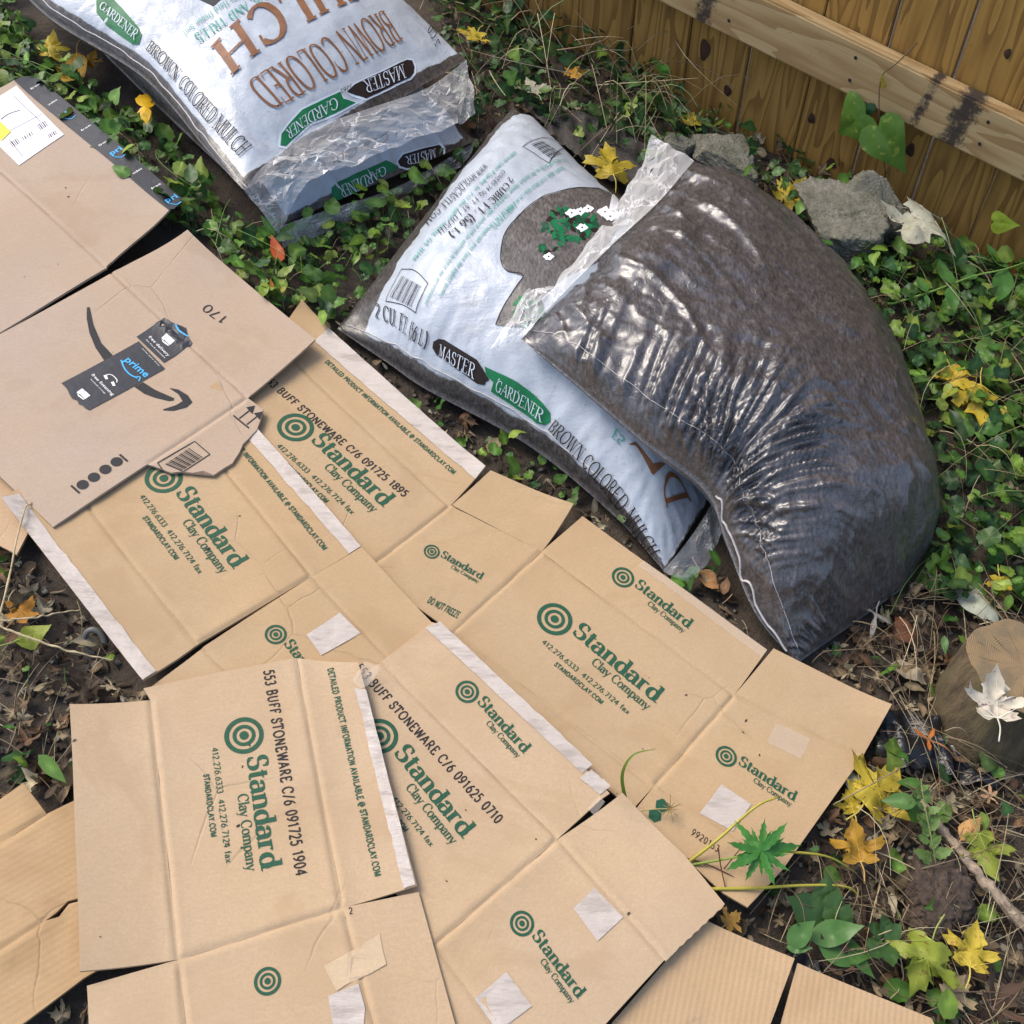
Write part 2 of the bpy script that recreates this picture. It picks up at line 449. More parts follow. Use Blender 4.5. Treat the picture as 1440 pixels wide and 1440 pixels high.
def _glyphs():
    g = {}
    S = lambda x, y0=0., y1=1.: ([(x, y0), (x, y1)], 'k')
    def put(c, w, *st, sf=()): g[c] = (w, st, sf)
    n_, k_ = 'n', 'k'
    put('A', .76, ([(.03, 0), (.38, 1)], n_), ([(.38, 1), (.72, 0)], k_), ([(.16, .34), (.59, .34)], n_), sf=[(.03, 0), (.72, 0)])
    put('B', .68, S(.14), ([(.14, 1), (.34, 1)] + A_(.34, .76, .22, .24, 90, -90) + [(.14, .52)], 0), ([(.14, .52), (.36, .52)] + A_(.36, .26, .26, .26, 90, -90) + [(.14, 0)], 0), sf=[(.1, 0), (.1, 1)])
    put('C', .80, (A_(.43, .5, .37, .5, 42, 318), 0), ([(.72, .66), (.72, .96)], n_))
    put('D', .84, S(.14), ([(.14, 1), (.36, 1)] + A_(.36, .5, .40, .5, 90, -90) + [(.14, 0)], 0), sf=[(.1, 0), (.1, 1)])
    put('E', .66, S(.14), ([(.14, 1), (.56, 1), (.57, .82)], n_), ([(.14, .52), (.48, .52)], n_), ([(.14, 0), (.58, 0), (.61, .2)], n_), sf=[(.1, 0), (.1, 1)])
    put('F', .60, S(.14), ([(.14, 1), (.54, 1), (.55, .82)], n_), ([(.14, .52), (.46, .52)], n_), sf=[(.14, 0), (.1, 1)])
    put('G', .86, (A_(.43, .5, .37, .5, 42, 315), 0), S(.72, .05, .42), ([(.56, .42), (.84, .42)], n_), ([(.70, .66), (.70, .95)], n_))
    put('H', .84, S(.14), S(.70), ([(.14, .52), (.70, .52)], n_), sf=[(.14, 0), (.14, 1), (.70, 0), (.70, 1)])
    put('I', .32, S(.16), sf=[(.16, 0), (.16, 1)])
    put('J', .45, ([(.3, 1), (.3, .2)] + A_(.16, .2, .14, .2, 0, -120), 0), sf=[(.3, 1)])
    put('K', .78, S(.14), ([(.64, 1), (.16, .42)], n_), ([(.28, .56), (.70, 0)], k_), sf=[(.14, 0), (.14, 1), (.64, 1), (.7, 0)])
    put('L', .64, S(.14), ([(.14, 0), (.56, 0), (.59, .22)], n_), sf=[(.1, 0), (.14, 1)])
    put('M', .98, ([(.12, 0), (.12, 1)], n_), ([(.12, 1), (.48, .03)], k_), ([(.48, .03), (.84, 1)], n_), S(.84), sf=[(.12, 0), (.08, 1), (.84, 0), (.88, 1)])
    put('N', .82, ([(.12, 0), (.12, 1)], n_), ([(.12, 1), (.70, 0)], k_), ([(.70, 0), (.70, 1)], n_), sf=[(.12, 0), (.08, 1), (.70, 1)])
    put('O', .90, (A_(.45, .5, .39, .5, 90, 450, 24), 0))
    put('P', .66, S(.14), ([(.14, 1), (.34, 1)] + A_(.34, .74, .26, .26, 90, -90) + [(.14, .48)], 0), sf=[(.14, 0), (.1, 1)])
    put('Q', .90, (A_(.45, .5, .39, .5, 90, 450, 24), 0), ([(.42, .12), (.84, -.18)], k_))
    put('R', .74, S(.14), ([(.14, 1), (.34, 1)] + A_(.34, .75, .25, .25, 90, -90) + [(.14, .5)], 0), ([(.34, .5), (.68, 0)], k_), sf=[(.14, 0), (.1, 1), (.70, 0)])
    put('S', .60, (A_(.30, .75, .20, .25, 35, 250) + A_(.30, .26, .24, .26, 70, -150), 0), ([(.48, .72), (.48, .96)], n_), ([(.07, .06), (.07, .30)], n_))
    put('T', .70, S(.35), ([(.04, .80), (.05, 1), (.65, 1), (.66, .80)], n_), sf=[(.35, 0)])
    put('U', .82, ([(.14, 1), (.14, .32)] + A_(.41, .32, .27, .32, 180, 360) + [(.68, 1)], 0), sf=[(.14, 1), (.68, 1)])
    put('V', .74, ([(.04, 1), (.37, 0)], k_), ([(.37, 0), (.70, 1)], n_), sf=[(.04, 1), (.70, 1)])
    put('W', 1.04, ([(.04, 1), (.28, 0)], k_), ([(.28, 0), (.52, 1)], n_), ([(.52, 1), (.76, 0)], k_), ([(.76, 0), (1.0, 1)], n_), sf=[(.04, 1), (.52, 1), (1.0, 1)])
    put('X', .74, ([(.04, 1), (.70, 0)], k_), ([(.68, 1), (.06, 0)], n_), sf=[(.04, 1), (.7, 0), (.68, 1), (.06, 0)])
    put('Y', .72, ([(.04, 1), (.36, .5), (.36, 0)], k_), ([(.68, 1), (.36, .5)], n_), sf=[(.04, 1), (.68, 1), (.36, 0)])
    put('Z', .66, ([(.06, 1), (.6, 1), (.05, 0), (.62, 0)], 0))
    put('0', .60, (A_(.3, .5, .24, .5, 90, 450, 20), 0))
    put('1', .46, ([(.10, .80), (.26, 1), (.26, 0)], 0), sf=[(.26, 0)])
    put('2', .58, (A_(.28, .72, .22, .28, 165, -35) + [(.06, 0), (.54, 0)], 0))
    put('3', .56, (A_(.26, .76, .20, .24, 150, -80), 0), (A_(.26, .26, .24, .26, 85, -150), 0))
    put('4', .62, ([(.44, 0), (.44, 1), (.03, .30), (.60, .30)], 0))
    put('5', .56, ([(.48, 1), (.14, 1), (.10, .56)] + A_(.26, .32, .24, .32, 120, -150), 0))
    put('6', .58, (A_(.29, .30, .23, .30, 90, 450, 18), 0), ([(.48, .98), (.24, .80), (.08, .42)], 0))
    put('7', .54, ([(.05, 1), (.52, 1), (.20, 0)], 0))
    put('8', .58, (A_(.29, .76, .20, .24, 90, 450, 16), 0), (A_(.29, .26, .24, .26, 90, 450, 16), 0))
    put('9', .58, (A_(.29, .70, .23, .30, 90, 450, 18), 0), ([(.10, .02), (.34, .20), (.50, .58)], 0))
    put('.', .26, ([(.12, -.01), (.12, .11)], 'd'))
    put(',', .26, ([(.14, .10), (.08, -.14)], k_))
    put(':', .26, ([(.12, 0), (.12, .12)], 'd'), ([(.12, .5), (.12, .62)], 'd'))
    put('(', .36, (A_(.44, .45, .30, .68, 120, 240), 0)); put(')', .36, (A_(-.08, .45, .30, .68, 60, -60), 0))
    put('/', .50, ([(.04, -.05), (.44, 1.05)], n_)); put(' ', .34); put("'", .2, ([(.1, .8), (.1, 1)], n_)); put('-', .4, ([(.06, .4), (.34, .4)], k_))
    put('@', 1.0, (A_(.5, .45, .44, .52, 300, -20, 24), n_), (A_(.5, .45, .2, .24, 0, 360, 14), n_)); put('%', .8, ([(.1, 0), (.7, 1)], n_), (A_(.2, .8, .15, .18, 0, 360), n_), (A_(.6, .2, .15, .18, 0, 360), n_))
    put('&', .8, ([(.74, 0), (.2, .72)] + A_(.32, .82, .14, .17, 200, -40) + A_(.30, .24, .24, .26, 110, 330) + [(.7, .5)], 0))
    x = .66
    put('a', .56, ([(.09, .50)] + A_(.26, .46, .17, .20, 140, 0) + [(.43, .10), (.52, .0)], 0), ([(.43, .38)] + A_(.22, .19, .16, .19, 95, 275) + [(.43, .13)], 0))
    put('b', .60, S(.13, 0, 1.02), (A_(.32, .33, .23, .33, 90, 450, 16), 0), sf=[(.09, 1.02)])
    put('c', .52, (A_(.29, .33, .23, .33, 48, 312), 0))
    put('d', .62, S(.48, 0, 1.02), (A_(.29, .32, .22, .32, 90, 450, 16), 0), sf=[(.42, 1.02), (.53, 0)])
    put('e', .54, (A_(.29, .33, .23, .33, 0, 315), 0), ([(.07, .35), (.51, .35)], n_))
    put('f', .36, ([(.17, 0), (.17, .84)] + A_(.30, .84, .13, .17, 180, 60), 0), ([(.04, x), (.34, x)], n_), sf=[(.17, 0)])
    put('g', .58, (A_(.28, .42, .2, .24, 90, 450, 14), 0), (A_(.28, -.1, .24, .18, 90, 450, 14), 0))
    put('h', .64, S(.13, 0, 1.02), ([(.13, .46)] + A_(.31, .45, .19, .21, 150, 0) + [(.50, 0)], 0), sf=[(.13, 0), (.5, 0), (.09, 1.02)])
    put('i', .28, S(.14, 0, x), ([(.14, .86), (.14, .98)], 'd'), sf=[(.14, 0), (.10, x)])
    put('j', .28, ([(.16, x), (.16, -.2)], k_), ([(.16, .86), (.16, .98)], 'd')); put('k', .6, S(.13, 0, 1.02), ([(.48, x), (.15, .28)], n_), ([(.24, .38), (.52, 0)], k_), sf=[(.13, 0), (.52, 0), (.09, 1.02)])
    put('l', .28, S(.14, 0, 1.02), sf=[(.14, 0), (.10, 1.02)])
    put('m', .98, S(.13, 0, x), ([(.13, .46)] + A_(.31, .45, .18, .21, 150, 0) + [(.49, 0)], 0), ([(.49, .46)] + A_(.67, .45, .18, .21, 150, 0) + [(.85, 0)], 0), sf=[(.13, 0), (.49, 0), (.85, 0), (.09, x)])
    put('n', .64, S(.13, 0, x), ([(.13, .46)] + A_(.31, .45, .19, .21, 150, 0) + [(.50, 0)], 0), sf=[(.13, 0), (.5, 0), (.09, x)])
    put('o', .60, (A_(.30, .33, .24, .33, 90, 450, 18), 0))
    put('p', .62, S(.13, -.30, x), (A_(.33, .33, .22, .33, 90, 450, 16), 0), sf=[(.13, -.30), (.09, x)])
    put('q', .62, S(.5, -.30, x), (A_(.29, .33, .22, .33, 90, 450, 16), 0), sf=[(.5, -.30)])
    put('r', .46, S(.13, 0, x), ([(.13, .42)] + A_(.29, .46, .16, .18, 160, 45), 0), sf=[(.13, 0), (.09, x)])
    put('s', .46, (A_(.23, .49, .15, .17, 35, 250) + A_(.23, .17, .17, .17, 70, -150), 0))
    put('t', .40, ([(.18, .88), (.18, .16)] + A_(.30, .16, .12, .16, 180, 300), 0), ([(.03, x), (.36, x)], n_))
    put('u', .64, ([(.13, x), (.13, .22)] + A_(.31, .2, .18, .2, 180, 360) + [(.5, x)], 0), S(.5, 0, x)); put('v', .56, ([(.04, x), (.28, 0)], k_), ([(.28, 0), (.52, x)], n_), sf=[(.04, x), (.52, x)])
    put('w', .8, ([(.04, x), (.22, 0)], k_), ([(.22, 0), (.4, x)], n_), ([(.4, x), (.58, 0)], k_), ([(.58, 0), (.76, x)], n_)); put('x', .56, ([(.05, x), (.5, 0)], k_), ([(.48, x), (.06, 0)], n_), sf=[(.05, x), (.5, 0), (.48, x), (.06, 0)])
    put('y', .56, ([(.04, x), (.29, .02)], k_), ([(.52, x), (.20, -.28), (.06, -.28)], n_), sf=[(.04, x), (.52, x)])
    put('z', .5, ([(.06, x), (.44, x), (.05, 0), (.46, 0)], 0))
    return g
GLY = _glyphs()

def _ribbon(pts, wf):
    p = [np.array(pts[0], float)]
    for q in pts[1:]:
        q = np.array(q, float); d = np.linalg.norm(q - p[-1]); m = max(1, int(math.ceil(d / .2)))
        b = p[-1]
        for i in range(1, m + 1): p.append(b + (q - b) * i / m)
    p = np.array(p)
    t = np.gradient(p, axis=0); t /= np.linalg.norm(t, axis=1)[:, None] + 1e-9
    nn = np.stack([-t[:, 1], t[:, 0]], 1)
    w = np.array([wf(a) for a in t])[:, None] * .5
    # mitre correction on sharp turns
    v = np.concatenate([p + nn * w, p - nn * w]); m = len(p)
    return v, [[i, i + 1, m + i + 1, m + i][::-1] for i in range(m - 1)]

def set_type(text, style='serif', thick=.15, thin=.05, track=.0, xs=1.0):
    """-> 2-D verts (cap height 1), faces, layer per vertex, advance"""
    V, F, Z = [], [], []; x0 = 0.; n = 0
    for ch in text:
        w, st, sf = GLY.get(ch, GLY[' '])
        z = 0
        for pts, md in st:
            if style == 'serif':
                wf = {'k': lambda t: thick, 'n': lambda t: thin, 'd': lambda t: thick, 0: lambda t: thin + (thick - thin) * min(1, abs(t[1]) * 1.1) ** 1.4}[md]
            else: wf = lambda t: thick
            q = [(a * xs, b) for a, b in pts]
            v, f = _ribbon(q, wf)
            V.append(v + [x0, 0]); F += [[i + n for i in k] for k in f]; Z.append(np.full(len(v), z)); n += len(v); z += 1
        if style == 'serif':
            for (a, b) in sf:
                l = (.14 if b in (0, 1) else .10) * max(.8, xs); th = thin * .95
                yy = b + (th / 2 if b <= 0 else -th / 2)
                v = np.array([[a * xs - l, yy - th / 2], [a * xs + l, yy - th / 2], [a * xs + l, yy + th / 2], [a * xs - l, yy + th / 2]])
                V.append(v + [x0, 0]); F.append([n, n + 1, n + 2, n + 3]); Z.append(np.full(4, z)); n += 4; z += 1
        x0 += w * xs + track
    return np.concatenate(V) if V else np.zeros((0, 2)), F, np.concatenate(Z) if Z else np.zeros(0), max(x0 - track, 1e-3)

def slice2d(polys, step, extra=()):
    """polygons (lists of 2-D points) -> verts, faces cut on a grid of the given step; extra = (point, normal) cut lines"""
    bm = bmesh.new()
    for poly in polys:
        vs = [bm.verts.new((p[0], p[1], 0)) for p in poly]
        bm.faces.new(vs)
    bmesh.ops.triangulate(bm, faces=[f for f in bm.faces if len(f.verts) > 4])
    pts = np.array([v.co[:2] for v in bm.verts]); lo, hi = pts.min(0), pts.max(0)
    cuts = list(extra)
    for ax in (0, 1):
        for c in np.arange(math.floor(lo[ax] / step) * step, hi[ax] + step, step):
            if lo[ax] + 1e-4 < c < hi[ax] - 1e-4:
                cuts.append(((c, 0) if ax == 0 else (0, c), (1, 0) if ax == 0 else (0, 1)))
    for co, no in cuts:
        bmesh.ops.bisect_plane(bm, geom=bm.verts[:] + bm.edges[:] + bm.faces[:], dist=1e-5, plane_co=(co[0], co[1], 0), plane_no=(no[0], no[1], 0))
    bmesh.ops.recalc_face_normals(bm, faces=bm.faces[:])
    bm.verts.index_update(); bm.faces.ensure_lookup_table()
    v = np.array([x.co[:2] for x in bm.verts])
    f = []
    for q in bm.faces:
        ix = [x.index for x in q.verts]; a = v[ix]
        ar = np.sum(a[:, 0] * np.roll(a[:, 1], -1) - np.roll(a[:, 0], -1) * a[:, 1])
        f.append(ix if ar > 0 else ix[::-1])
    bm.free()
    return v, f

def disc2d(c, r, n=28, r0=0.):
    a = np.linspace(0, 2 * np.pi, n, endpoint=False)
    o = np.stack([np.cos(a), np.sin(a)], 1)
    if r0 <= 0: return o * r + c, [list(range(n))]
    return np.concatenate([o * r + c, o * r0 + c]), [[i, (i + 1) % n, n + (i + 1) % n, n + i] for i in range(n)]
# ------------------------------------------------------------------ ground
def ground_h(x, y):
    x = np.asarray(x, float); y = np.asarray(y, float)
    return -.012 + .010 * fbm(x * 3, y * 3, 3, 3) + .004 * fbm(x * 26, y * 26, 9, 3)

def build_ground():
    n = NT('soil')
    p = n.pos()
    a = n.noise(p, 10, 6, .6); b = n.noise(p, 120, 5, .7); c = n.noise(p, 420, 4, .7)
    col = n.ramp(a, [(.3, (.034, .025, .017)), (.55, (.075, .055, .039)), (.75, (.12, .092, .066))])
    col = n.mix(n.maprange(b, .45, .75, 0, .6), col, (.090, .070, .052))
    col = n.mix(n.maprange(c, .62, .72, 0, .6), col, (.16, .13, .10))
    bb = n.bump(b, .8, .008); bb = n.bump(c, .6, .003, bb)
    n.set(Base_Color=col, Roughness=.9, Normal=bb)
    xs = np.concatenate([[-40, -18, -8, -4, -2.4], np.arange(-1.7, 1.75, .02), [2.4, 4, 8, 18, 40]])
    ys = np.concatenate([[-30, -12, -4, -1.5, -.6], np.arange(0, 3.0, .02), [3.6, 5, 9, 20, 40]])
    X, Y = np.meshgrid(xs, ys)
    Z = ground_h(X, Y)
    r = np.hypot(X, Y - 1.4)
    fade = sstep(3., 6., r)
    # away from the yard the land levels out again
    S = GX * X + GY * Y
    Z = Z * (1 - fade) - S * fade + fade * .1
    v = np.stack([X, Y, Z], -1).reshape(-1, 3)
    w = len(xs)
    f = [[j * w + i, j * w + i + 1, (j + 1) * w + i + 1, (j + 1) * w + i] for j in range(len(ys) - 1) for i in range(w - 1)]
    meta(mesh('ground', v, f, n.m), kind='structure')
build_ground()

# ------------------------------------------------------------------ fence
FA, FB = P(925, 125)[:2], P(1440, 390)[:2]
FD = (FB - FA) / np.linalg.norm(FB - FA)
FN = np.array([-FD[1], FD[0]])                 # points away from the yard
def fence_pt(s, off=0.): return FA + FD * s + FN * off

def slab(name, size, mat, parent, loc, rot, bevel=.002, jit=0.):
    bm = bmesh.new()
    bmesh.ops.create_cube(bm, size=1)
    bmesh.ops.scale(bm, vec=size, verts=bm.verts)
    bmesh.ops.bevel(bm, geom=bm.edges[:], offset=bevel, segments=2, affect='EDGES')
    me = bpy.data.meshes.new(name); bm.to_mesh(me); bm.free(); me.materials.append(mat)
    o = bpy.data.objects.new(name, me)
    COL.objects.link(o)
    o.matrix_world = Matrix.Translation(loc) @ rot
    if parent:
        o.parent = parent; o.matrix_parent_inverse = Matrix.Translation(parent.location).inverted()
    return o

def build_fence():
    c = fence_pt(.4)
    t = thing('wooden_fence', 'amber wooden board fence with one horizontal rail along the back of the yard', 'fence', (c[0], c[1], 0))
    M['plank'] = m_wood('fence_plank_wood', (.33, .175, .038), (.41, .228, .054), (.16, .076, .017))
    def dirt(n, tc):
        tot = None
        for (z, y, rz, ry) in ((.245, .0, .024, .06), (.172, -.01, .012, .045), (-.30, .03, .02, .02), (.16, .05, .1, .012)):
            s = n.new('SeparateXYZ'); n.put(s.inputs[0], tc)
            a = n.math('DIVIDE', n.math('SUBTRACT', s.outputs[2], z), rz); b = n.math('DIVIDE', n.math('SUBTRACT', s.outputs[1], y), ry)
            d = n.math('SQRT', n.math('ADD', n.math('MULTIPLY', a, a), n.math('MULTIPLY', b, b)))
            d = n.math('ADD', d, n.math('MULTIPLY_ADD', n.noise(tc, 75, 6, .8), 3.4, -1.7))
            k = n.maprange(d, .4, 1.25, .94, 0.)
            tot = k if tot is None else n.math('MAXIMUM', tot, k)
        return tot
    M['rail'] = m_wood('fence_rail_wood', (.42, .29, .135), (.49, .355, .18), (.27, .155, .058), .7, dirt)
    M['knot'] = m_plain('knot_wood', (.045, .020, .010), .6, .5, 90, .3)
    ang = math.atan2(FD[1], FD[0])
    # plank local axes: X along the fence, Y through it, Z up
    R = Matrix.Rotation(ang, 4, 'Z')
    sp = .1345
    edges = [.059 + sp * k for k in range(-7, 11)]
    knots = {8: [(.03, .24, .012, .020)], 9: [(-.042, .10, .008, .011), (.022, .03, .011, .011)], 10: [(.035, .135, .009, .014)], 11: [(.01, .38, .006, .009)], 7: [(-.03, .13, .012, .022), (.035, .07, .009, .012)]}
    for k, s in enumerate(edges):
        wd = sp - random.choice((.0035, .0045, .006))
        xy = fence_pt(s + sp / 2, .011)
        z0 = GX * xy[0] + GY * xy[1]
        top = 1.75
        tilt = Matrix.Rotation(random.uniform(-.004, .004), 4, 'Y')
        o = slab('plank', (wd, .018, top), M['plank'], t, (xy[0], xy[1], z0 + top / 2 - .03 + random.uniform(-.012, .0)), R @ tilt, .0022)
        for (kx, kz, a, b) in knots.get(k, []):
            ka = np.linspace(0, 2 * np.pi, 18, endpoint=False)
            rr = 1 + .12 * np.sin(ka * 3 + k)
            q = np.array(fence_pt(s + sp / 2 + kx, .0009))
            v = np.stack([q[0] + FD[0] * a * np.cos(ka) * rr, q[1] + FD[1] * a * np.cos(ka) * rr, kz + b * np.sin(ka) * rr + 0 * ka], 1)
            v = np.concatenate([v, [[q[0] - FN[0] * .0012, q[1] - FN[1] * .0012, kz]]])
            mesh('knot', v, [[i, (i + 1) % 18, 18] for i in range(18)], M['knot'], o)
            # planks sit in their own frame: put the knot back into world space
            kn = o.children[-1] if o.children else None
            if kn: kn.matrix_parent_inverse = o.matrix_world.inverted()
    # rail: local Z runs along the fence, X up, Y out of the fence
    s0, s1 = -.95, 1.35
    a, b = fence_pt(s0, -.0215), fence_pt(s1, -.0215)
    hb = .252
    za = GX * a[0] + GY * a[1] + hb; zb = GX * b[0] + GY * b[1] + hb
    pa, pb = Vector((a[0], a[1], za)), Vector((b[0], b[1], zb))
    zax = (pb - pa).normalized(); yax = Vector((-FN[0], -FN[1], 0)); xax = yax.cross(zax).normalized(); yax = zax.cross(xax)
    Rr = Matrix((xax, yax, zax)).transposed().to_4x4()
    mid = fence_pt(.40, -.0215); midv = Vector((mid[0], mid[1], GX * mid[0] + GY * mid[1] + hb))
    o = slab('rail', (.098, .040, (pb - pa).length), M['rail'], t, midv, Rr, .004)
    for s in (.155, .42, .69):
        q = fence_pt(s, -.0425)
        for dz in (-.02, .024):
            v, f = disc2d((0, 0), .0035, 10)
            pts = np.stack([q[0] + FD[0] * v[:, 0], q[1] + FD[1] * v[:, 0], .252 + dz + v[:, 1]], 1)
            nl = mesh('nail_head', pts, [f[0][::-1]], M['charcoal_ink'], o, False)
            nl.matrix_parent_inverse = o.matrix_world.inverted()
bpy.context.view_layer.update()
build_fence()
# ------------------------------------------------------------------ flattened boxes
BOARD_T = .0036
FOOT = []          # footprints (world xy polygons) that keep plants away

def board_base(x, y):
    return .024 + .0045 * fbm(np.asarray(x) * 2.6, np.asarray(y) * 2.6, 41, 2)

class Box:
    def __init__(s, name, label, mat, layer, at, cat='cardboard box', group=None):
        s.layer, s.mat = layer, mat
        s.h = .024 + layer * .0052
        p = P(*at, s.h)
        s.t = thing(name, label, cat, (p[0], p[1], s.h - BOARD_T), group)
        s.pan = {}
        s.creases = []
    def xy(s, pts): return PP(pts, s.h)
    def crease(s, a, b):
        q = s.xy([a, b]); s.creases.append((q[0], q[1]))
    def panel(s, key, poly, name='panel', lift=None, bend=None, mat=None, label=None):
        """lift = ((a, b), height): rises away from the crease a-b; bend = amplitude of its own warp"""
        w = s.xy(poly)
        for (p0, p1) in s.creases + s.creases:          # panels meet exactly on their creases
            d = (p1 - p0) / np.linalg.norm(p1 - p0); L = np.linalg.norm(p1 - p0); nn = np.array([-d[1], d[0]])
            for i in range(len(w)):
                al = (w[i] - p0) @ d; pr = (w[i] - p0) @ nn
                if abs(pr) < .0055 and -.012 < al < L + .012: w[i] = w[i] - nn * pr
        if np.sum(w[:, 0] * np.roll(w[:, 1], -1) - np.roll(w[:, 0], -1) * w[:, 1]) < 0: w = w[::-1]
        FOOT.append(w)
        lf = None
        if lift:
            (a, b), hh = lift
            q = s.xy([a, b]); d = (q[1] - q[0]) / np.linalg.norm(q[1] - q[0]); nn = np.array([-d[1], d[0]])
            dist = (w - q[0]) @ nn; sg = 1 if abs(dist.max()) > abs(dist.min()) else -1
            lf = (q[0], nn * sg, np.abs(dist).max(), hh)
        corners = []
        for i in range(len(w)):
            q = w[i]; a_, b_ = w[i - 1] - q, w[(i + 1) % len(w)] - q
            sharp = (a_ @ b_) / (np.linalg.norm(a_) * np.linalg.norm(b_) + 1e-9) > -.5 and min(np.linalg.norm(a_), np.linalg.norm(b_)) > .03
            free = all(abs((q - p0) @ np.array([-(p1 - p0)[1], (p1 - p0)[0]])) / np.linalg.norm(p1 - p0) > .01 for p0, p1 in s.creases)
            if sharp and free: corners.append((q[0], q[1], RNG.uniform(.001, .009)))
        sd = len(s.pan) * 13 + s.layer * 7 + 5
        def zf(x, y):
            x = np.asarray(x, float); y = np.asarray(y, float)
            own = (bend or .0016) * fbm(x * 5, y * 5, sd, 2)
            z = board_base(x, y) + s.layer * .0052
            for (p0, p1) in s.creases:
                d = p1 - p0; L = np.linalg.norm(d); d = d / L
                al = (x - p0[0]) * d[0] + (y - p0[1]) * d[1]; pr = np.abs(-(x - p0[0]) * d[1] + (y - p0[1]) * d[0])
                on = sstep(-.004, .006, al) * sstep(-.004, .006, L - al)
                wob = .75 + .45 * vn(al * 40, 0 * al, sd)
                own = own * (1 - on * (1 - sstep(0, .03, pr)))
                z = z - on * .0017 * wob * np.exp(-(pr / .0028) ** 2) + on * .0008 * np.exp(-((pr - .007) / .004) ** 2)
            z = z + own
            for (cx, cy, ch) in corners: z = z + ch * np.clip(1 - np.hypot(x - cx, y - cy) / .075, 0, 1) ** 2
            if lf:
                dd = np.clip(((x - lf[0][0]) * lf[1][0] + (y - lf[0][1]) * lf[1][1]) / lf[2], 0, 1.2)
                z = z + lf[3] * dd ** 1.6
            return z
        ex = []
        for (p0, p1) in s.creases:
            d = (p1 - p0) / np.linalg.norm(p1 - p0); nn = np.array([-d[1], d[0]])
            pd = np.abs((w - p0) @ nn)
            if np.sum(pd < .004) >= 2:
                for o in (-.009, -.005, -.0028, -.0014, .0014, .0028, .005, .009): ex.append((p0 + nn * o, nn))
        v, f = slice2d([w], .016, ex)
        z = zf(v[:, 0], v[:, 1])
        n = len(v)
        top = np.column_stack([v, z]); bot = np.column_stack([v, z - BOARD_T])
        cnt = {}
        for q in f:
            for i in range(len(q)):
                e = (q[i], q[(i + 1) % len(q)]); cnt[e] = 1
        side = [[a, a + n, b + n, b] for (a, b) in cnt if (b, a) not in cnt]
        faces = f + [[i + n for i in q][::-1] for q in f]
        # walls get their own vertices so the cut edge stays crisp
        V = [top, bot]; k = 2 * n; sv = []
        for q in side:
            pts = np.concatenate([top, bot])[q]; V.append(pts); faces.append([k, k + 1, k + 2, k + 3]); k += 4
        o = mesh(name, np.concatenate(V), faces, mat or s.mat, s.t)
        if label: o['label'] = label
        s.pan[key] = (zf, o)
        return o
    # ---- print on a panel
    def put(s, key, name, v2, f, mat, lay=None, off=.0007, sub=True):
        zf, o = s.pan[key]
        v2 = np.asarray(v2)
        z = zf(v2[:, 0], v2[:, 1]) + off + (0 if lay is None else np.asarray(lay) * .00007)
        return mesh(name, np.column_stack([v2, z]), f, mat, o, False)
    def poly(s, key, name, pts, mat, off=.0005, step=.02, world=False):
        w = pts if world else s.xy(pts)
        v, f = slice2d([w], step)
        return s.put(key, name, v, f, mat, off=off)
    def text(s, key, txt, a, b, hgt, mat='green_ink', style='mono', thick=.13, thin=.05, xs=1., track=.05, name='lettering', world=False):
        """baseline from photo point a to b; hgt = cap height as a share of that length, or None to keep proportions"""
        p0, p1 = (a, b) if world else s.xy([a, b])
        L = np.linalg.norm(p1 - p0); X = (p1 - p0) / L; Y = np.array([-X[1], X[0]])
        v, f, z, adv = set_type(txt, style, thick, thin, track, xs)
        k = L / adv; hy = k if hgt is None else hgt
        w = p0 + np.outer(v[:, 0] * k, X) + np.outer(v[:, 1] * hy, Y)
        return s.put(key, name, w, f, M[mat], z)
    def logo(s, key, c, e, full=True, scale_only=None):
        """ring mark centred on c, end of the word on e"""
        pc, pe = s.xy([c, e]); d = pe - pc; L = np.linalg.norm(d) / 1.207; X = d / np.linalg.norm(d); Y = np.array([-X[1], X[0]])
        o = pc + X * .207 * L
        at = lambda x, y: o + X * x * L + Y * y * L
        V, F, n = [], [], 0
        for r1, r0 in ((.172, .132), (.100, .068), (.040, 0)):
            v, f = disc2d(pc, r1 * L, 32, r0 * L); V.append(v); F += [[i + n for i in q] for q in f]; n += len(v)
        s.put(key, 'ring_mark', np.concatenate(V), F, M['green_ink'])
        s.text(key, 'Standard', at(0, 0), at(1, 0), .175 * L, style='serif', thick=.185, thin=.068, track=.035, world=True)
        s.text(key, 'Clay Company', at(.328, -.117), at(.986, -.117), .088 * L, style='serif', thick=.155, thin=.07, track=.03, world=True)
        if full:
            s.text(key, '412.276.6333  412.276.7124 fax', at(-.138, -.287), at(.884, -.275), .050 * L, thick=.145, track=.10, world=True)
            s.text(key, 'STANDARDCLAY.COM', at(.091, -.381), at(.646, -.372), .046 * L, thick=.20, track=.16, world=True)
    def label(s, key, pts, mat='paper_tape', name='paper_label'):
        return s.poly(key, name, pts, M[mat], .0011)
    def strip(s, key, name, a, b, inner, mat, ragged=.0014, step=.006, off=.0012):
        """tape strip along a-b with its inner edge through the photo points inner"""
        q = s.xy([a, b]); r = s.xy(inner)
        m = 26; tt = np.linspace(0, 1, m)[:, None]
        A = q[0] + (q[1] - q[0]) * tt; B = r[0] + (r[1] - r[0]) * tt
        B = B + RNG.normal(0, ragged * .35, B.shape); A = A + RNG.normal(0, ragged * .15, A.shape)
        k = 4; rows = [A + (B - A) * j / k for j in range(k + 1)]
        v = np.concatenate(rows)
        zf, o = s.pan[key]
        z = zf(v[:, 0], v[:, 1]) + off + .0006 * np.abs(fbm(v[:, 0] * 90, v[:, 1] * 90, 77, 2))
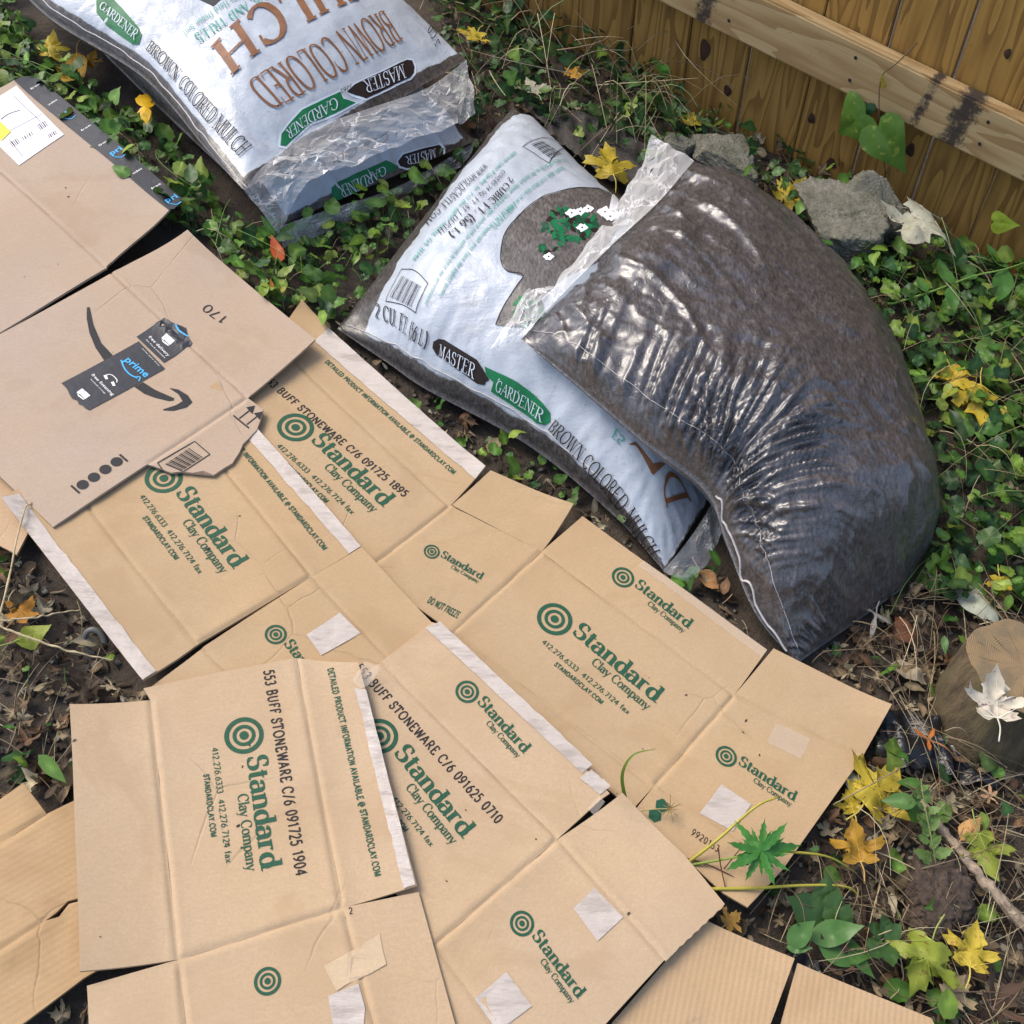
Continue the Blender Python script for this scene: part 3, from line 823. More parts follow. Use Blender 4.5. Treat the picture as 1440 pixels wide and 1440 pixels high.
        f = [[j * m + i, j * m + i + 1, (j + 1) * m + i + 1, (j + 1) * m + i] for j in range(k) for i in range(m - 1)]
        d = (v[1] - v[0]); e = v[m] - v[0]
        if d[0] * e[1] - d[1] * e[0] < 0: f = [x[::-1] for x in f]
        return mesh(name, np.column_stack([v, z]), f, M[mat], o)

rotof = lambda a, b: math.atan2(*(PP([a, b])[1] - PP([a, b])[0])[::-1])
DET = 'DETAILED PRODUCT INFORMATION AVAILABLE @ STANDARDCLAY.COM'
def detail(b, key, a, e, hgt=.0075): b.text(key, DET, a, e, hgt, thick=.20, track=.16)
def stamp(b, key, txt, a, e, hgt=.0125): b.text(key, txt, a, e, hgt, 'black_ink', thick=.165, track=.16)

# --- plain weathered board, front left
bF = Box('flattened_box', 'plain unprinted brown cardboard sheet with creases and a torn gap, lying on bare soil', m_board('old_kraft', KRAFT_OLD, rotof((0, 1200), (110, 1140)), .35, .4, .55), 0, (50, 1300))
bF.crease((0, 1187), (66, 1145)); bF.crease((-60, 1375), (64, 1296))
bF.panel('a', [(-90, 1180), (35, 1104), (66, 1145), (-70, 1231)], 'flap')
bF.panel('b', [(-70, 1231), (66, 1145), (105, 1126), (180, 1215), (112, 1264), (96, 1268), (80, 1284), (64, 1296), (-60, 1375)])
bF.panel('c', [(-60, 1375), (64, 1296), (84, 1290), (98, 1272), (114, 1268), (200, 1250), (230, 1310), (118, 1376), (33, 1440), (-20, 1490), (-90, 1500)])

# --- plain board, front right, flutes showing
mG = m_board('plain_kraft', (.46, .32, .19), rotof((985, 1300), (1115, 1352)) + math.pi / 2, .75, .2, .12)
bG = Box('flattened_box', 'plain cardboard sheet with flute lines and a straight slot, beside the plantain leaves', mG, 0, (1000, 1380))
bG.crease((940, 1405), (1100, 1470))
bG.panel('a', [(860, 1440), (985, 1296), (1116, 1350), (1083, 1440), (1050, 1500), (860, 1500)], bend=.003)
bG.panel('b', [(1098, 1440), (1121, 1355), (1310, 1432), (1340, 1500), (1080, 1500)], bend=.003)

# --- scrap under the left stack
bH = Box('cardboard_scrap', 'small plain cardboard corner peeking out from under the taped flap', m_board('scrap_kraft', (.46, .33, .215), 0.4, .2), 0, (10, 740), 'cardboard')
bH.panel('a', [(-60, 640), (60, 700), (40, 752), (26, 784), (-60, 735)])

# --- box C: opened carton reaching from the mulch bags to the palmate weed
kc = m_board('kraft_right', KRAFT_Y, rotof((765, 778), (1030, 975)) + math.pi / 2)
bC = Box('flattened_box', 'opened pottery clay carton with all four sides flat, stamped 091725 1895, along the mulch bags', kc, 1, (760, 880))
for a, b in (((380, 475), (632, 711)), ((639, 712), (762, 771)), ((765, 777), (1032, 977)), ((1035, 979), (1213, 1064)),
             ((632, 711), (515, 800)), ((763, 773), (637, 888)), ((1032, 978), (919, 1106)), ((637, 888), (919, 1106)), ((925, 1106), (1100, 1222))): bC.crease(a, b)
bC.panel('f1', [(380, 475), (425, 424), (470, 469), (683, 661), (632, 711)], 'flap', lift=(((380, 475), (632, 711)), .006))
bC.panel('f2', [(641, 711), (690, 667), (806, 719), (763, 769)], 'flap', lift=(((641, 711), (763, 769)), .012))
bC.panel('f3', [(767, 776), (819, 727), (1078, 916), (1033, 974)], 'flap', lift=(((767, 776), (1033, 974)), .004))
bC.panel('f4', [(1037, 977), (1087, 914), (1251, 996), (1213, 1064)], 'flap', lift=(((1037, 977), (1213, 1064)), .005))
bC.panel('p1', [(380, 475), (632, 711), (515, 800), (260, 540)])
bC.panel('p2', [(634, 711), (763, 771), (637, 888), (515, 800)])
bC.panel('p3', [(764, 773), (1032, 977), (919, 1106), (637, 888)])
bC.panel('p4', [(1034, 978), (1213, 1064), (1101, 1222), (921, 1106)])
bC.panel('g4', [(926, 1107), (1101, 1222), (1049, 1280), (1016, 1258), (893, 1139)], 'flap')
bC.panel('g3', [(637, 888), (917, 1105), (890, 1138), (610, 920)], 'flap')
detail(bC, 'f1', (456, 507), (637, 668))
stamp(bC, 'p1', '553 BUFF STONEWARE C/6 091725 1895', (368, 530), (567, 698))
bC.logo('p1', (415, 598), (538, 712)); bC.logo('p2', (607, 775), (676, 814), False)
bC.text('p2', 'DO NOT FREEZE', (600, 845), (643, 868), .0105, thick=.18, track=.12)
bC.logo('f3', (876, 812), (967, 885), False); bC.logo('p3', (780, 870), (921, 988)); bC.logo('p4', (1021, 1064), (1116, 1128), False)
bC.label('p4', [(1014, 1104), (1056, 1132), (1030, 1170), (984, 1144)])
bC.strip('f1', 'paper_tape', (462, 462), (683, 661), [(442, 478), (668, 676)], 'paper_tape')
bC.strip('f3', 'clear_tape', (905, 790), (1078, 916), [(898, 797), (1070, 926)], 'tape_film')
bC.poly('p4', 'clear_tape', [(1092, 1018), (1140, 1040), (1126, 1068), (1078, 1045)], M['tape_film'], .0012)
def hexa(b, key, c, r):
    w = b.xy([c, (c[0] + r, c[1])]); R_ = np.linalg.norm(w[1] - w[0]); a = np.radians(np.arange(6) * 60 + 20)
    b.poly(key, 'hexagon_mark', w[0] + R_ * np.stack([np.cos(a), np.sin(a)], 1), M['green_ink'], world=True)
hexa(bC, 'g4', (931, 1133), 10); hexa(bC, 'g4', (921, 1147), 10)
bC.text('g4', '9920153', (971, 1174), (1008, 1199), .009, 'black_ink', thick=.13, track=.22)

# --- box B
kb = m_board('kraft_middle', KRAFT_Y, rotof((125, 715), (275, 905)) + math.pi / 2)
bB = Box('flattened_box', 'clay carton with pale tape down its long edge, half tucked under the printed shipping box', kb, 2, (280, 780))
for a, b in (((75, 652), (277, 908)), ((242, 569), (438, 811)), ((277, 908), (438, 811)), ((440, 814), (548, 927)), ((284, 914), (400, 1020))): bB.crease(a, b)
bB.panel('fl', [(8, 710), (75, 652), (277, 908), (205, 964)], 'flap', lift=(((75, 652), (277, 908)), .005))
bB.panel('m', [(75, 652), (242, 569), (438, 811), (277, 908)])
bB.panel('fr', [(242, 569), (306, 540), (508, 770), (439, 811)], 'flap', lift=(((242, 569), (438, 811)), .004))
bB.panel('s', [(284, 914), (438, 813), (548, 927), (400, 1020)])
bB.panel('sr', [(440, 813), (509, 772), (610, 880), (549, 926)], 'flap', lift=(((440, 813), (549, 926)), .006))
bB.panel('sl', [(282, 916), (398, 1022), (330, 1070), (213, 967)], 'flap')
bB.logo('m', (230, 672), (328, 801)); detail(bB, 'fr', (296, 584), (455, 775))
bB.logo('s', (388, 893), (451, 972), False)
bB.label('s', [(431, 893), (478, 862), (507, 890), (452, 922)])
bB.strip('fl', 'paper_tape', (8, 710), (205, 964), [(30, 700), (222, 949)], 'paper_tape')
bB.strip('fr', 'paper_tape', (322, 557), (508, 770), [(305, 566), (491, 780)], 'paper_tape')

# --- box E
ke = m_board('kraft_front', KRAFT, rotof((535, 930), (783, 1180)) + math.pi / 2)
bE = Box('flattened_box', 'clay carton stamped 091625 0710 with torn tape and two pale paper squares', ke, 3, (690, 1150))
for a, b in (((535, 930), (783, 1180)), ((783, 1182), (611, 1331)), ((787, 1185), (934, 1351)), ((611, 1331), (700, 1450))): bE.crease(a, b)
bE.panel('f', [(535, 930), (607, 876), (620, 880), (857, 1118), (845, 1126), (784, 1179)], 'flap', lift=(((535, 930), (783, 1180)), .006))
bE.panel('m', [(535, 930), (783, 1181), (611, 1331), (440, 1100), (470, 980)])
bE.panel('s', [(786, 1184), (934, 1351), (852, 1440), (800, 1510), (745, 1510), (611, 1331)])
saw = [(1017 - 83 * k / 16, 1276 + 76 * k / 16 + (2 if k % 2 else 0)) for k in range(17)]
bE.panel('sr', [(788, 1185), (874, 1122), (962, 1209)] + saw[:-1] + [(934, 1351)], 'flap', lift=(((788, 1185), (934, 1351)), .010))
bE.panel('sl', [(611, 1331), (745, 1510), (600, 1510), (560, 1380)], 'flap')
stamp(bE, 'm', '553 BUFF STONEWARE C/6 091625 0710', (498, 940), (698, 1160))
bE.logo('m', (534, 1036), (650, 1180)); bE.logo('f', (657, 974), (736, 1062), False); bE.logo('s', (734, 1300), (812, 1406), False)
bE.label('s', [(806, 1279), (835, 1251), (876, 1292), (840, 1325)]); bE.label('s', [(668, 1406), (712, 1368), (748, 1416), (700, 1452)])
bE.strip('f', 'paper_tape', (598, 884), (818, 1090), [(618, 876), (832, 1077)], 'paper_tape'); bE.strip('f', 'paper_tape', (815, 1097), (843, 1120), [(831, 1085), (858, 1108)], 'paper_tape')
bE.poly('sr', 'clear_tape', [(826, 1140), (842, 1124), (850, 1132), (836, 1150)], M['tape_film'], .0012)

# --- box D
kd = m_board('kraft_left', KRAFT, rotof((212, 985), (248, 1348)) + math.pi / 2)
bD = Box('flattened_box', 'topmost clay carton stamped 091725 1904, with a wide blank flap', kd, 4.2, (350, 1140))
for a, b in (((212, 985), (250, 1350)), ((417, 926), (481, 1279)), ((250, 1350), (481, 1279)), ((252, 1358), (268, 1500)), ((484, 1284), (540, 1500))): bD.crease(a, b)
bD.panel('fl', [(103, 998), (212, 986), (250, 1350), (120, 1373)], 'flap', lift=(((212, 986), (250, 1350)), .012))
bD.panel('m', [(212, 986), (202, 969), (300, 948), (417, 926), (481, 1279), (250, 1350)])
bD.panel('fr', [(417, 926), (505, 938), (522, 1000), (587, 1250), (482, 1279)], 'flap', lift=(((417, 926), (481, 1279)), .008))
bD.panel('s', [(251, 1353), (482, 1283), (540, 1500), (268, 1500)])
bD.panel('sl', [(123, 1387), (251, 1357), (268, 1500), (130, 1500)], 'flap')
bD.panel('sr', [(485, 1284), (589, 1256), (640, 1440), (660, 1500), (541, 1500)], 'flap')
bD.logo('m', (343.5, 1035), (368, 1225)); stamp(bD, 'm', '553 BUFF STONEWARE C/6 091725 1904', (371, 945), (417, 1234))
detail(bD, 'fr', (461, 943), (528, 1236))
w_ = bD.xy([(377, 1381), (396, 1381)]); rr_ = np.linalg.norm(w_[1] - w_[0])
V_, F_, n_ = [], [], 0
for r1, r0 in ((1, .77), (.58, .40), (.23, 0)):
    v, f = disc2d(w_[0], r1 * rr_, 32, r0 * rr_); V_.append(v); F_ += [[i + n_ for i in q] for q in f]; n_ += len(v)
bD.put('s', 'ring_mark', np.concatenate(V_), F_, M['green_ink'])
bD.strip('fr', 'paper_tape', (516, 975), (585, 1249), [(500, 972), (568, 1254)], 'paper_tape')
bD.poly('fr', 'clear_tape', [(497, 962), (515, 938), (536, 945), (524, 968), (508, 974)], M['tape_film'], .0025)
bD.poly('s', 'torn_paper_patch', [(456, 1360), (490, 1342), (535, 1315), (538, 1335), (544, 1358), (520, 1372), (490, 1385), (474, 1395)], m_board('torn_paper', (.52, .40, .27), .4, 0, .1, .15), .0012)
bD.label('s', [(462, 1402), (505, 1385), (514, 1420), (512, 1445), (470, 1450)])
bD.text('sr', '2', (492, 1288), (497, 1287), .007, 'black_ink')

# --- box A: shipping box with printed tape
ka = m_board('kraft_shipping', PINKISH, rotof((157, 384), (345, 557)) + math.pi / 2, 0, .1)
bA = Box('flattened_box', 'pinkish shipping box with a dark smile arrow, black branded tape and a white address label', ka, 3.3, (150, 500))
for a, b in (((-90, 160), (150, 377)), ((157, 384), (348, 557)), ((345, 558), (207, 652))): bA.crease(a, b)
bA.panel('t', [(-90, 160), (25, 123), (242, 304), (150, 376)], 'flap', lift=(((-90, 160), (150, 376)), .010))
bA.panel('u', [(-90, 160), (150, 378), (0, 465.5), (-131, 541), (-330, 360), (-300, 282)])
bA.panel('m', [(157, 385), (347, 558), (207, 652), (75, 742), (0, 670), (-131, 544), (0, 467)])
bA.panel('f', [(158, 384), (268, 338), (445, 485), (350, 556)], 'flap', lift=(((157, 384), (348, 557)), .016))
bA.panel('tab', [(347, 558), (352, 557), (369, 572), (366, 586), (360, 602), (341, 622), (336, 634), (326, 650), (316, 656), (300, 667), (286, 661), (270, 664), (255, 662), (240, 664), (225, 658), (207, 652)], 'torn_tab')
zz = lambda pts: [(70 + x / 6, 400 + y / 6) for x, y in pts]
bA.poly('m', 'smile_mark', zz([(310, 190), (335, 185), (365, 330), (430, 480), (530, 585), (455, 630), (380, 520), (330, 400), (308, 280)]), M['charcoal_ink'])
bA.poly('m', 'smile_mark', zz([(705, 845), (780, 805), (880, 870), (1045, 945), (1040, 965), (1000, 970), (880, 940), (790, 905)]), M['charcoal_ink'])
bA.poly('m', 'arrow_mark', zz([(1005, 855), (1080, 870), (1160, 920), (1200, 980), (1150, 1025), (1040, 1055), (950, 1050), (955, 1040), (1060, 1005), (1115, 970), (1080, 910), (1010, 862)]), M['charcoal_ink'])
tp = zz([(95, 825), (745, 465), (965, 690), (330, 1055), (300, 1040), (270, 1012), (245, 1005), (225, 970), (185, 955), (165, 925), (140, 870)])
bA.poly('m', 'branded_tape', tp, M['black_tape'], .0011, .01)
bA.poly('f', 'branded_tape', zz([(725, 425), (965, 275), (1010, 300), (1040, 320), (1105, 340), (1150, 360), (1160, 420), (1200, 485), (955, 640)]), M['black_tape'], .0011, .01)

def inter(b, key, txt, a, e, mat, hgt, bold=0., off=.0017):
    """small sans text with the built-in font"""
    cu = bpy.data.curves.new('type', 'FONT'); cu.body = txt; cu.size = 1; cu.offset = bold; cu.resolution_u = 2
    ob = bpy.data.objects.new('type', cu); COL.objects.link(ob)
    me = bpy.data.meshes.new_from_object(ob)
    v = np.empty(len(me.vertices) * 3); me.vertices.foreach_get('co', v); v = v.reshape(-1, 3)[:, :2]
    f = [list(p.vertices) for p in me.polygons]
    bpy.data.objects.remove(ob); bpy.data.curves.remove(cu); bpy.data.meshes.remove(me)
    p0, p1 = b.xy([a, e]); L = np.linalg.norm(p1 - p0); X = (p1 - p0) / L; Y = np.array([-X[1], X[0]])
    w = p0 + np.outer((v[:, 0] - v[:, 0].min()) / np.ptp(v[:, 0]) * L, X) + np.outer(v[:, 1] / .73 * hgt, Y)
    return b.put(key, 'lettering', w, f, M[mat], off=off)
def stroke(b, key, name, pts, wid, mat, off=.0017):
    w = b.xy(pts); w3 = spline(np.column_stack([w, 0 * w[:, 0]]), max(6, 4 * len(pts)))[:, :2]
    t = np.gradient(w3, axis=0); t /= np.linalg.norm(t, axis=1)[:, None]; nn = np.stack([-t[:, 1], t[:, 0]], 1)
    m = len(w3); v = np.concatenate([w3 + nn * wid / 2, w3 - nn * wid / 2])
    return b.put(key, name, v, [[i, m + i, m + i + 1, i + 1] for i in range(m - 1)], M[mat], off=off)
Z1 = lambda x, y: zz([(x, y)])[0]
inter(bA, 'm', 'prime', Z1(622, 628), Z1(800, 770), 'blue_ink', .0125, .018)
stroke(bA, 'm', 'smile_line', [Z1(597, 625), Z1(625, 695), Z1(675, 748), Z1(735, 775)], .0022, 'blue_ink'); stroke(bA, 'm', 'smile_line', [Z1(728, 762), Z1(757, 768), Z1(745, 802)], .0018, 'blue_ink')
inter(bA, 'm', 'free listening', Z1(345, 752), Z1(523, 930), 'white_ink', .0050, .01); inter(bA, 'm', 'hundreds of songs', Z1(338, 792), Z1(460, 915), 'white_ink', .0024)
inter(bA, 'f', 'free delivery', Z1(826, 428), Z1(990, 590), 'white_ink', .0050, .01); inter(bA, 'f', 'fast, free & convenient', Z1(804, 452), Z1(962, 605), 'white_ink', .0024)
inter(bA, 'm', 'movies and tv shows', Z1(772, 528), Z1(915, 672), 'white_ink', .0022)
stroke(bA, 'm', 'headphones_mark', [Z1(468, 775), Z1(480, 750), Z1(520, 752), Z1(560, 790), Z1(560, 815)], .0014, 'white_ink')
for c in ((468, 772), (530, 828)): bA.poly('m', 'headphones_mark', zz([(c[0] - 20, c[1] - 15), (c[0] + 5, c[1] - 22), (c[0] + 20, c[1] + 14), (c[0] - 2, c[1] + 18)]), M['white_ink'], .0017)
for key, (cx, cy) in (('m', (282, 918)), ('f', (994, 452))):
    for q in ([(-58, -14), (-12, -48), (10, -30), (-36, 4)], [(-55, -6), (-36, 10), (10, 46), (-2, 50), (-45, 20)], [(-30, 2), (12, -28), (58, 12), (14, 44)]): bA.poly(key, 'parcel_mark', zz([(cx + x, cy + y) for x, y in q]), M['white_ink'], .0017)
stroke(bA, 'f', 'smile_line', [Z1(1058, 330), Z1(1090, 385), Z1(1165, 432)], .0025, 'blue_ink')
bA.text('f', '170', (322, 449), (293, 429), .0155, 'black_ink', thick=.12, track=.16)
for x, y in ((350, 607), (397, 575), (445, 541), (492, 508)):
    w = bA.xy([(x / 3, 480 + y / 3), (x / 3 + 8.6, 480 + y / 3)]); v, f = disc2d(w[0], np.linalg.norm(w[1] - w[0]), 22); bA.put('m', 'dot_mark', v, f, M['charcoal_ink'])
for a, b in (((301, 611), (337, 643)), ((504, 476), (538, 506))): stroke(bA, 'm', 'bar_mark', [(a[0] / 3, 480 + a[1] / 3), (b[0] / 3, 480 + b[1] / 3)], .0032, 'charcoal_ink', .0006)
q4 = lambda x, y: (x / 3, 480 + y / 3)
for a, b in (((820, 417), (884, 472)), ((884, 472), (770, 550)), ((665, 512), (820, 417)), ((665, 512), (690, 548))): stroke(bA, 'tab', 'frame_mark', [q4(*a), q4(*b)], .0016, 'charcoal_ink', .0007)
for k in range(15):
    u = .06 + k / 16.5; x0, y0 = 800 - 112 * u, 442 + 80 * u; x1, y1 = 858 - 100 * u, 482 + 68 * u
    stroke(bA, 'tab', 'bar_mark', [q4(x0, y0), q4(x1, y1)], (.0014, .0008, .0022)[k % 3], 'charcoal_ink', .0006)
stroke(bA, 'tab', 'bar_mark', [q4(982, 305), q4(1048, 358)], .0025, 'charcoal_ink', .0006)
for dx, dy in ((0, 0), (32, 25)):
    stroke(bA, 'tab', 'arrow_mark', [q4(1006 + dx, 318 + dy), q4(1050 + dx, 283 + dy)], .002, 'charcoal_ink', .0006)
    bA.poly('tab', 'arrow_mark', [q4(*p) for p in ((1036 + dx, 270 + dy), (1074 + dx, 262 + dy), (1062 + dx, 298 + dy))], M['charcoal_ink'], .0006)
# address label, sticker and the taped edge of the upper flap
bA.poly('t', 'address_label', [(-30, 155), (27, 130), (93, 197), (60, 216)] + [(28, 235), (-30, 178)], M['label_paper'], .0010)
for a, b, w in (((22, 142), (60, 178), .0008), ((14, 199), (34, 224), .0008), ((5, 192), (62, 168), .0006)): stroke(bA, 't', 'rule_mark', [a, b], w, 'charcoal_ink', .0014)
stroke(bA, 't', 'arc_mark', [(3, 172), (15, 165), (31, 161)], .0014, 'charcoal_ink', .0014)
for (x, y, w_, h_) in ((15, 205, 12, 10), (33, 199, 16, 5), (55, 184, 12, 10), (70, 198, 12, 6)):
    for k in range(5): stroke(bA, 't', 'print_mark', [(x + w_ * k / 5, y - w_ * k / 5 * .5 - 2), (x + w_ * k / 5 + h_ * .5, y - w_ * k / 5 * .5 + h_ * .5)], .0010 + .0008 * (k % 2), 'charcoal_ink', .0014)
bA.poly('t', 'yellow_sticker', [(-20, 168), (2, 175), (17, 189), (4, 200), (-20, 192)], M['yellow_sticker'], .0020)
bA.poly('t', 'branded_tape', [(24, 124), (38, 118), (60, 122), (258, 288), (256, 296), (248, 304), (240, 305)], M['black_tape'], .0011)
for (x, y) in ((92, 166), (163, 222), (240, 287)):
    inter(bA, 't', 'pri', (x - 2, y + 8), (x + 14, y + 1), 'blue_ink', .012, .018); stroke(bA, 't', 'smile_line', [(x + 2, y + 10), (x + 12, y + 11), (x + 18, y + 7)], .0016, 'blue_ink')
for (x, y, w) in ((48, 136, 'free'), (72, 158, 'video'), (119, 195, 'free'), (144, 217, 'free'), (191, 256, 'video'), (217, 276, 'free')): inter(bA, 't', w, (x, y), (x + 13, y - 7), 'white_ink', .0048, .01)
# ------------------------------------------------------------------ mulch bags
class Bag:
    """pillow-shaped bag: seams L(s), R(s), crown and belly bulges; grid of the upper sheet kept for fitting the print"""
    def __init__(s, name, label, mat, sta, ns=150, nt=110, prof=(2.2, .55), wr=1.0, seed=0, extra=None, group=None, floor=None, endpow=.5, endlen=(.16, .16)):
        # sta: rows of (s, L xyz, R xyz, crown, belly, skew)
        S = np.array([r[0] for r in sta]); n = len(sta)
        def col(k): return np.array([np.atleast_1d(r[k]) for r in sta], float)
        ss = np.linspace(0, 1, ns); x = np.interp(ss, S, np.arange(n))
        def cr(A):
            q = np.concatenate([[2 * A[0] - A[1]], A, [2 * A[-1] - A[-2]]]); o = []
            for xx in x:
                i = min(int(xx), n - 2); t = xx - i; p0, p1, p2, p3 = q[i:i + 4]
                o.append(.5 * ((2 * p1) + (-p0 + p2) * t + (2 * p0 - 5 * p1 + 4 * p2 - p3) * t * t + (-p0 + 3 * p1 - 3 * p2 + p3) * t ** 3))
            return np.array(o)
        Lc, Rc, cr_, be, sk = (cr(col(k)) for k in (1, 2, 3, 4, 5))
        tt = (1 - np.cos(np.linspace(0, np.pi, nt))) / 2 * .7 + np.linspace(0, 1, nt) * .3
        T = tt[None, :]; Sg = ss[:, None]
        pr = np.clip(1 - np.abs(2 * T - 1) ** prof[0], 0, 1) ** prof[1]
        ee = (np.clip(Sg / endlen[0], 0, 1) * (2 - np.clip(Sg / endlen[0], 0, 1))) ** endpow * (np.clip((1 - Sg) / endlen[1], 0, 1) * (2 - np.clip((1 - Sg) / endlen[1], 0, 1))) ** endpow
        ch = Lc[:, None] * (1 - T[..., None]) + Rc[:, None] * T[..., None]
        # skew moves the crown sideways across the bag
        crown = cr_ * ee * pr
        wdir = (Rc - Lc); wdir[:, 2] = 0; wdir /= np.linalg.norm(wdir, axis=1)[:, None] + 1e-9
        top = ch.copy(); top[..., 2] += crown; top += (wdir[:, None] * (sk * (crown / (np.abs(cr_) + 1e-6)))[..., None])
        bot = ch.copy(); bot[..., 2] -= be * ee * pr
        bot += (wdir[:, None] * (sk * (crown / (np.abs(cr_) + 1e-6)))[..., None]) * .6
        bot[..., 2] = np.maximum(bot[..., 2], .004 if floor is None else floor)
        s.ss, s.tt = ss, tt
        nrm = s._nrm(top)
        # ---- creases pulled from the seams and the sealed ends
        g = seed
        dl, dr = T, 1 - T
        w = 0
        lens = np.linalg.norm(np.gradient(Lc, axis=0), axis=1).sum()
        U = Sg * lens
        for (dd, sd) in ((dl, 1), (dr, 2)):
            ridge = 1 - np.abs(vn(U * 46 + 1.1 * vn(U * 9, dd * 6, g + 5) * 2, dd * 3.0, g + sd))
            w = w + (ridge ** 2 - .4) * .0055 * np.exp(-dd / .13) * sstep(0, .02, dd)
        wid = np.linalg.norm(Rc - Lc, axis=1)[:, None]
        V_ = T * wid
        for (dd, sd) in ((Sg, 3), (1 - Sg, 4)):
            ridge = 1 - np.abs(vn(V_ * 40 + vn(V_ * 8, dd * 5, g + 8) * 2, dd * 3.5, g + sd))
            w = w + (ridge ** 2 - .4) * .006 * np.exp(-dd / .11) * sstep(0, .02, dd)
        w = w + .0035 * fbm(U * 11, V_ * 11, g + 20, 3) + .0016 * fbm(U * 42, V_ * 42, g + 30, 2)
        edge = sstep(0, .04, T) * sstep(0, .04, 1 - T) * sstep(0, .03, Sg) * sstep(0, .03, 1 - Sg)
        w = w * wr
        if extra is not None: w = w + extra(Sg, T, U, V_)
        top = top + nrm * (w * edge)[..., None]
        s.top = top; s.nrm = s._nrm(top)
        s.pix = proj(top)
        wb = .003 * fbm(U * 14, V_ * 14, g + 50, 2) * edge
        bot[..., 2] = np.maximum(bot[..., 2] + wb, .003 if floor is None else floor)
        v = np.concatenate([top.reshape(-1, 3), bot.reshape(-1, 3)])
        uv = np.stack(np.broadcast_arrays(Sg, T), -1).reshape(-1, 2); uvb = uv.copy(); uvb[:, 1] = -1
        N = ns * nt
        f = []
        for i in range(ns - 1):
            for j in range(nt - 1):
                a = i * nt + j; f.append([a, a + nt, a + nt + 1, a + 1]); f.append([N + a, N + a + 1, N + a + nt + 1, N + a + nt])
        rim = [i * nt for i in range(ns)] + [(ns - 1) * nt + j for j in range(1, nt)] + [i * nt + nt - 1 for i in range(ns - 2, -1, -1)] + [j for j in range(nt - 2, 0, -1)]
        for a, b in zip(rim, rim[1:] + rim[:1]): f.append([a, N + a, N + b, b])
        # orientation check
        c0 = np.cross(top[ns // 2 + 1, nt // 2] - top[ns // 2, nt // 2], top[ns // 2, nt // 2 + 1] - top[ns // 2, nt // 2])
        if c0[2] < 0: f = [q[::-1] for q in f]; 
        s.flip = c0[2] < 0
        base = bot.reshape(-1, 3).mean(0); base[2] = bot[..., 2].min()
        s.t = thing(name, label, 'mulch bag', base, group)
        s.body = mesh('body', v, f, mat, s.t, True, None, np.concatenate([uv, uvb]))
        s.L, s.R = Lc, Rc
        FOOT.append(np.concatenate([Lc[:, :2], Rc[::-1, :2]])[::6])
    def _nrm(s, g):
        a = np.gradient(g, axis=0); b = np.gradient(g, axis=1); n = np.cross(a, b)
        n /= np.linalg.norm(n, axis=2)[..., None] + 1e-12
        return n * np.sign(n[n.shape[0] // 2, n.shape[1] // 2, 2])
    def st(s, q):
        """bag coordinates of a photo position"""
        q = np.asarray(q, float)
        d = np.sum((s.pix - q) ** 2, -1)
        vis = s.nrm @ CF
        d = d + np.where(vis + 0 * d > .25, 4e4, 0)
        i, j = np.unravel_index(np.argmin(d), d.shape)
        i = min(max(i, 1), len(s.ss) - 2); j = min(max(j, 1), len(s.tt) - 2)
        J = np.stack([(s.pix[i + 1, j] - s.pix[i - 1, j]) / (s.ss[i + 1] - s.ss[i - 1]), (s.pix[i, j + 1] - s.pix[i, j - 1]) / (s.tt[j + 1] - s.tt[j - 1])], 1)
        try: dd = np.linalg.solve(J, q - s.pix[i, j])
        except Exception: dd = np.zeros(2)
        dd = np.clip(dd, -.05, .05)
        return np.array([s.ss[i], s.tt[j]]) + dd
    def at(s, st, off=.001):
        """point on the upper sheet"""
        st = np.asarray(st, float)
        S = np.clip(st[:, 0], 0, 1) * (len(s.ss) - 1)
        T = np.interp(np.clip(st[:, 1], 0, 1), s.tt, np.arange(len(s.tt)))
        i = np.clip(S.astype(int), 0, len(s.ss) - 2); j = np.clip(T.astype(int), 0, len(s.tt) - 2)
        a = (S - i)[:, None]; b = (T - j)[:, None]
        def bl(G): return G[i, j] * (1 - a) * (1 - b) + G[i + 1, j] * a * (1 - b) + G[i, j + 1] * (1 - a) * b + G[i + 1, j + 1] * a * b
        n = bl(s.nrm); n /= np.linalg.norm(n, axis=1)[:, None] + 1e-9
        return bl(s.top) + n * (np.asarray(off).reshape(-1, 1) if np.ndim(off) else off)
    def _mesh(s, name, st, f, mat, off):
        v = s.at(st, off)
        return mesh(name, v, f, mat, s.body)
    def poly(s, name, pts, mat, off=.0010, step=.02, px=True):
        st = np.array([s.st(p) for p in pts]) if px else np.asarray(pts, float)
        v, f = slice2d([st], step)
        e1 = s.at(np.array([[.5, .5], [.51, .5], [.5, .51]]))
        return s._mesh(name, v, f if s._ccw() else [q[::-1] for q in f], mat, off)
    def _ccw(s):
        e = s.top; a = e[len(s.ss) // 2 + 1, len(s.tt) // 2] - e[len(s.ss) // 2, len(s.tt) // 2]; b = e[len(s.ss) // 2, len(s.tt) // 2 + 1] - e[len(s.ss) // 2, len(s.tt) // 2]
        return np.cross(a, b)[2] > 0
    def text(s, txt, base, tops, mat, style='serif', thick=.16, thin=.06, track=.03, xs=1., off=.0024, name='lettering'):
        """base = photo points along the baseline (2 or 3), tops = photo points of the cap line above its first and last"""
        v, f, z, adv = set_type(txt, style, thick, thin, track, xs)
        B = np.array([s.st(p) for p in base]); H0 = s.st(tops[0]) - B[0]; H1 = s.st(tops[1]) - B[-1]
        x = (v[:, 0] / adv)[:, None]; y = v[:, 1][:, None]
        if len(B) == 2: bl = B[0] * (1 - x) + B[1] * x
        else: bl = B[0] * (2 * (x - .5) * (x - 1)) + B[1] * (-4 * x * (x - 1)) + B[2] * (2 * x * (x - .5))
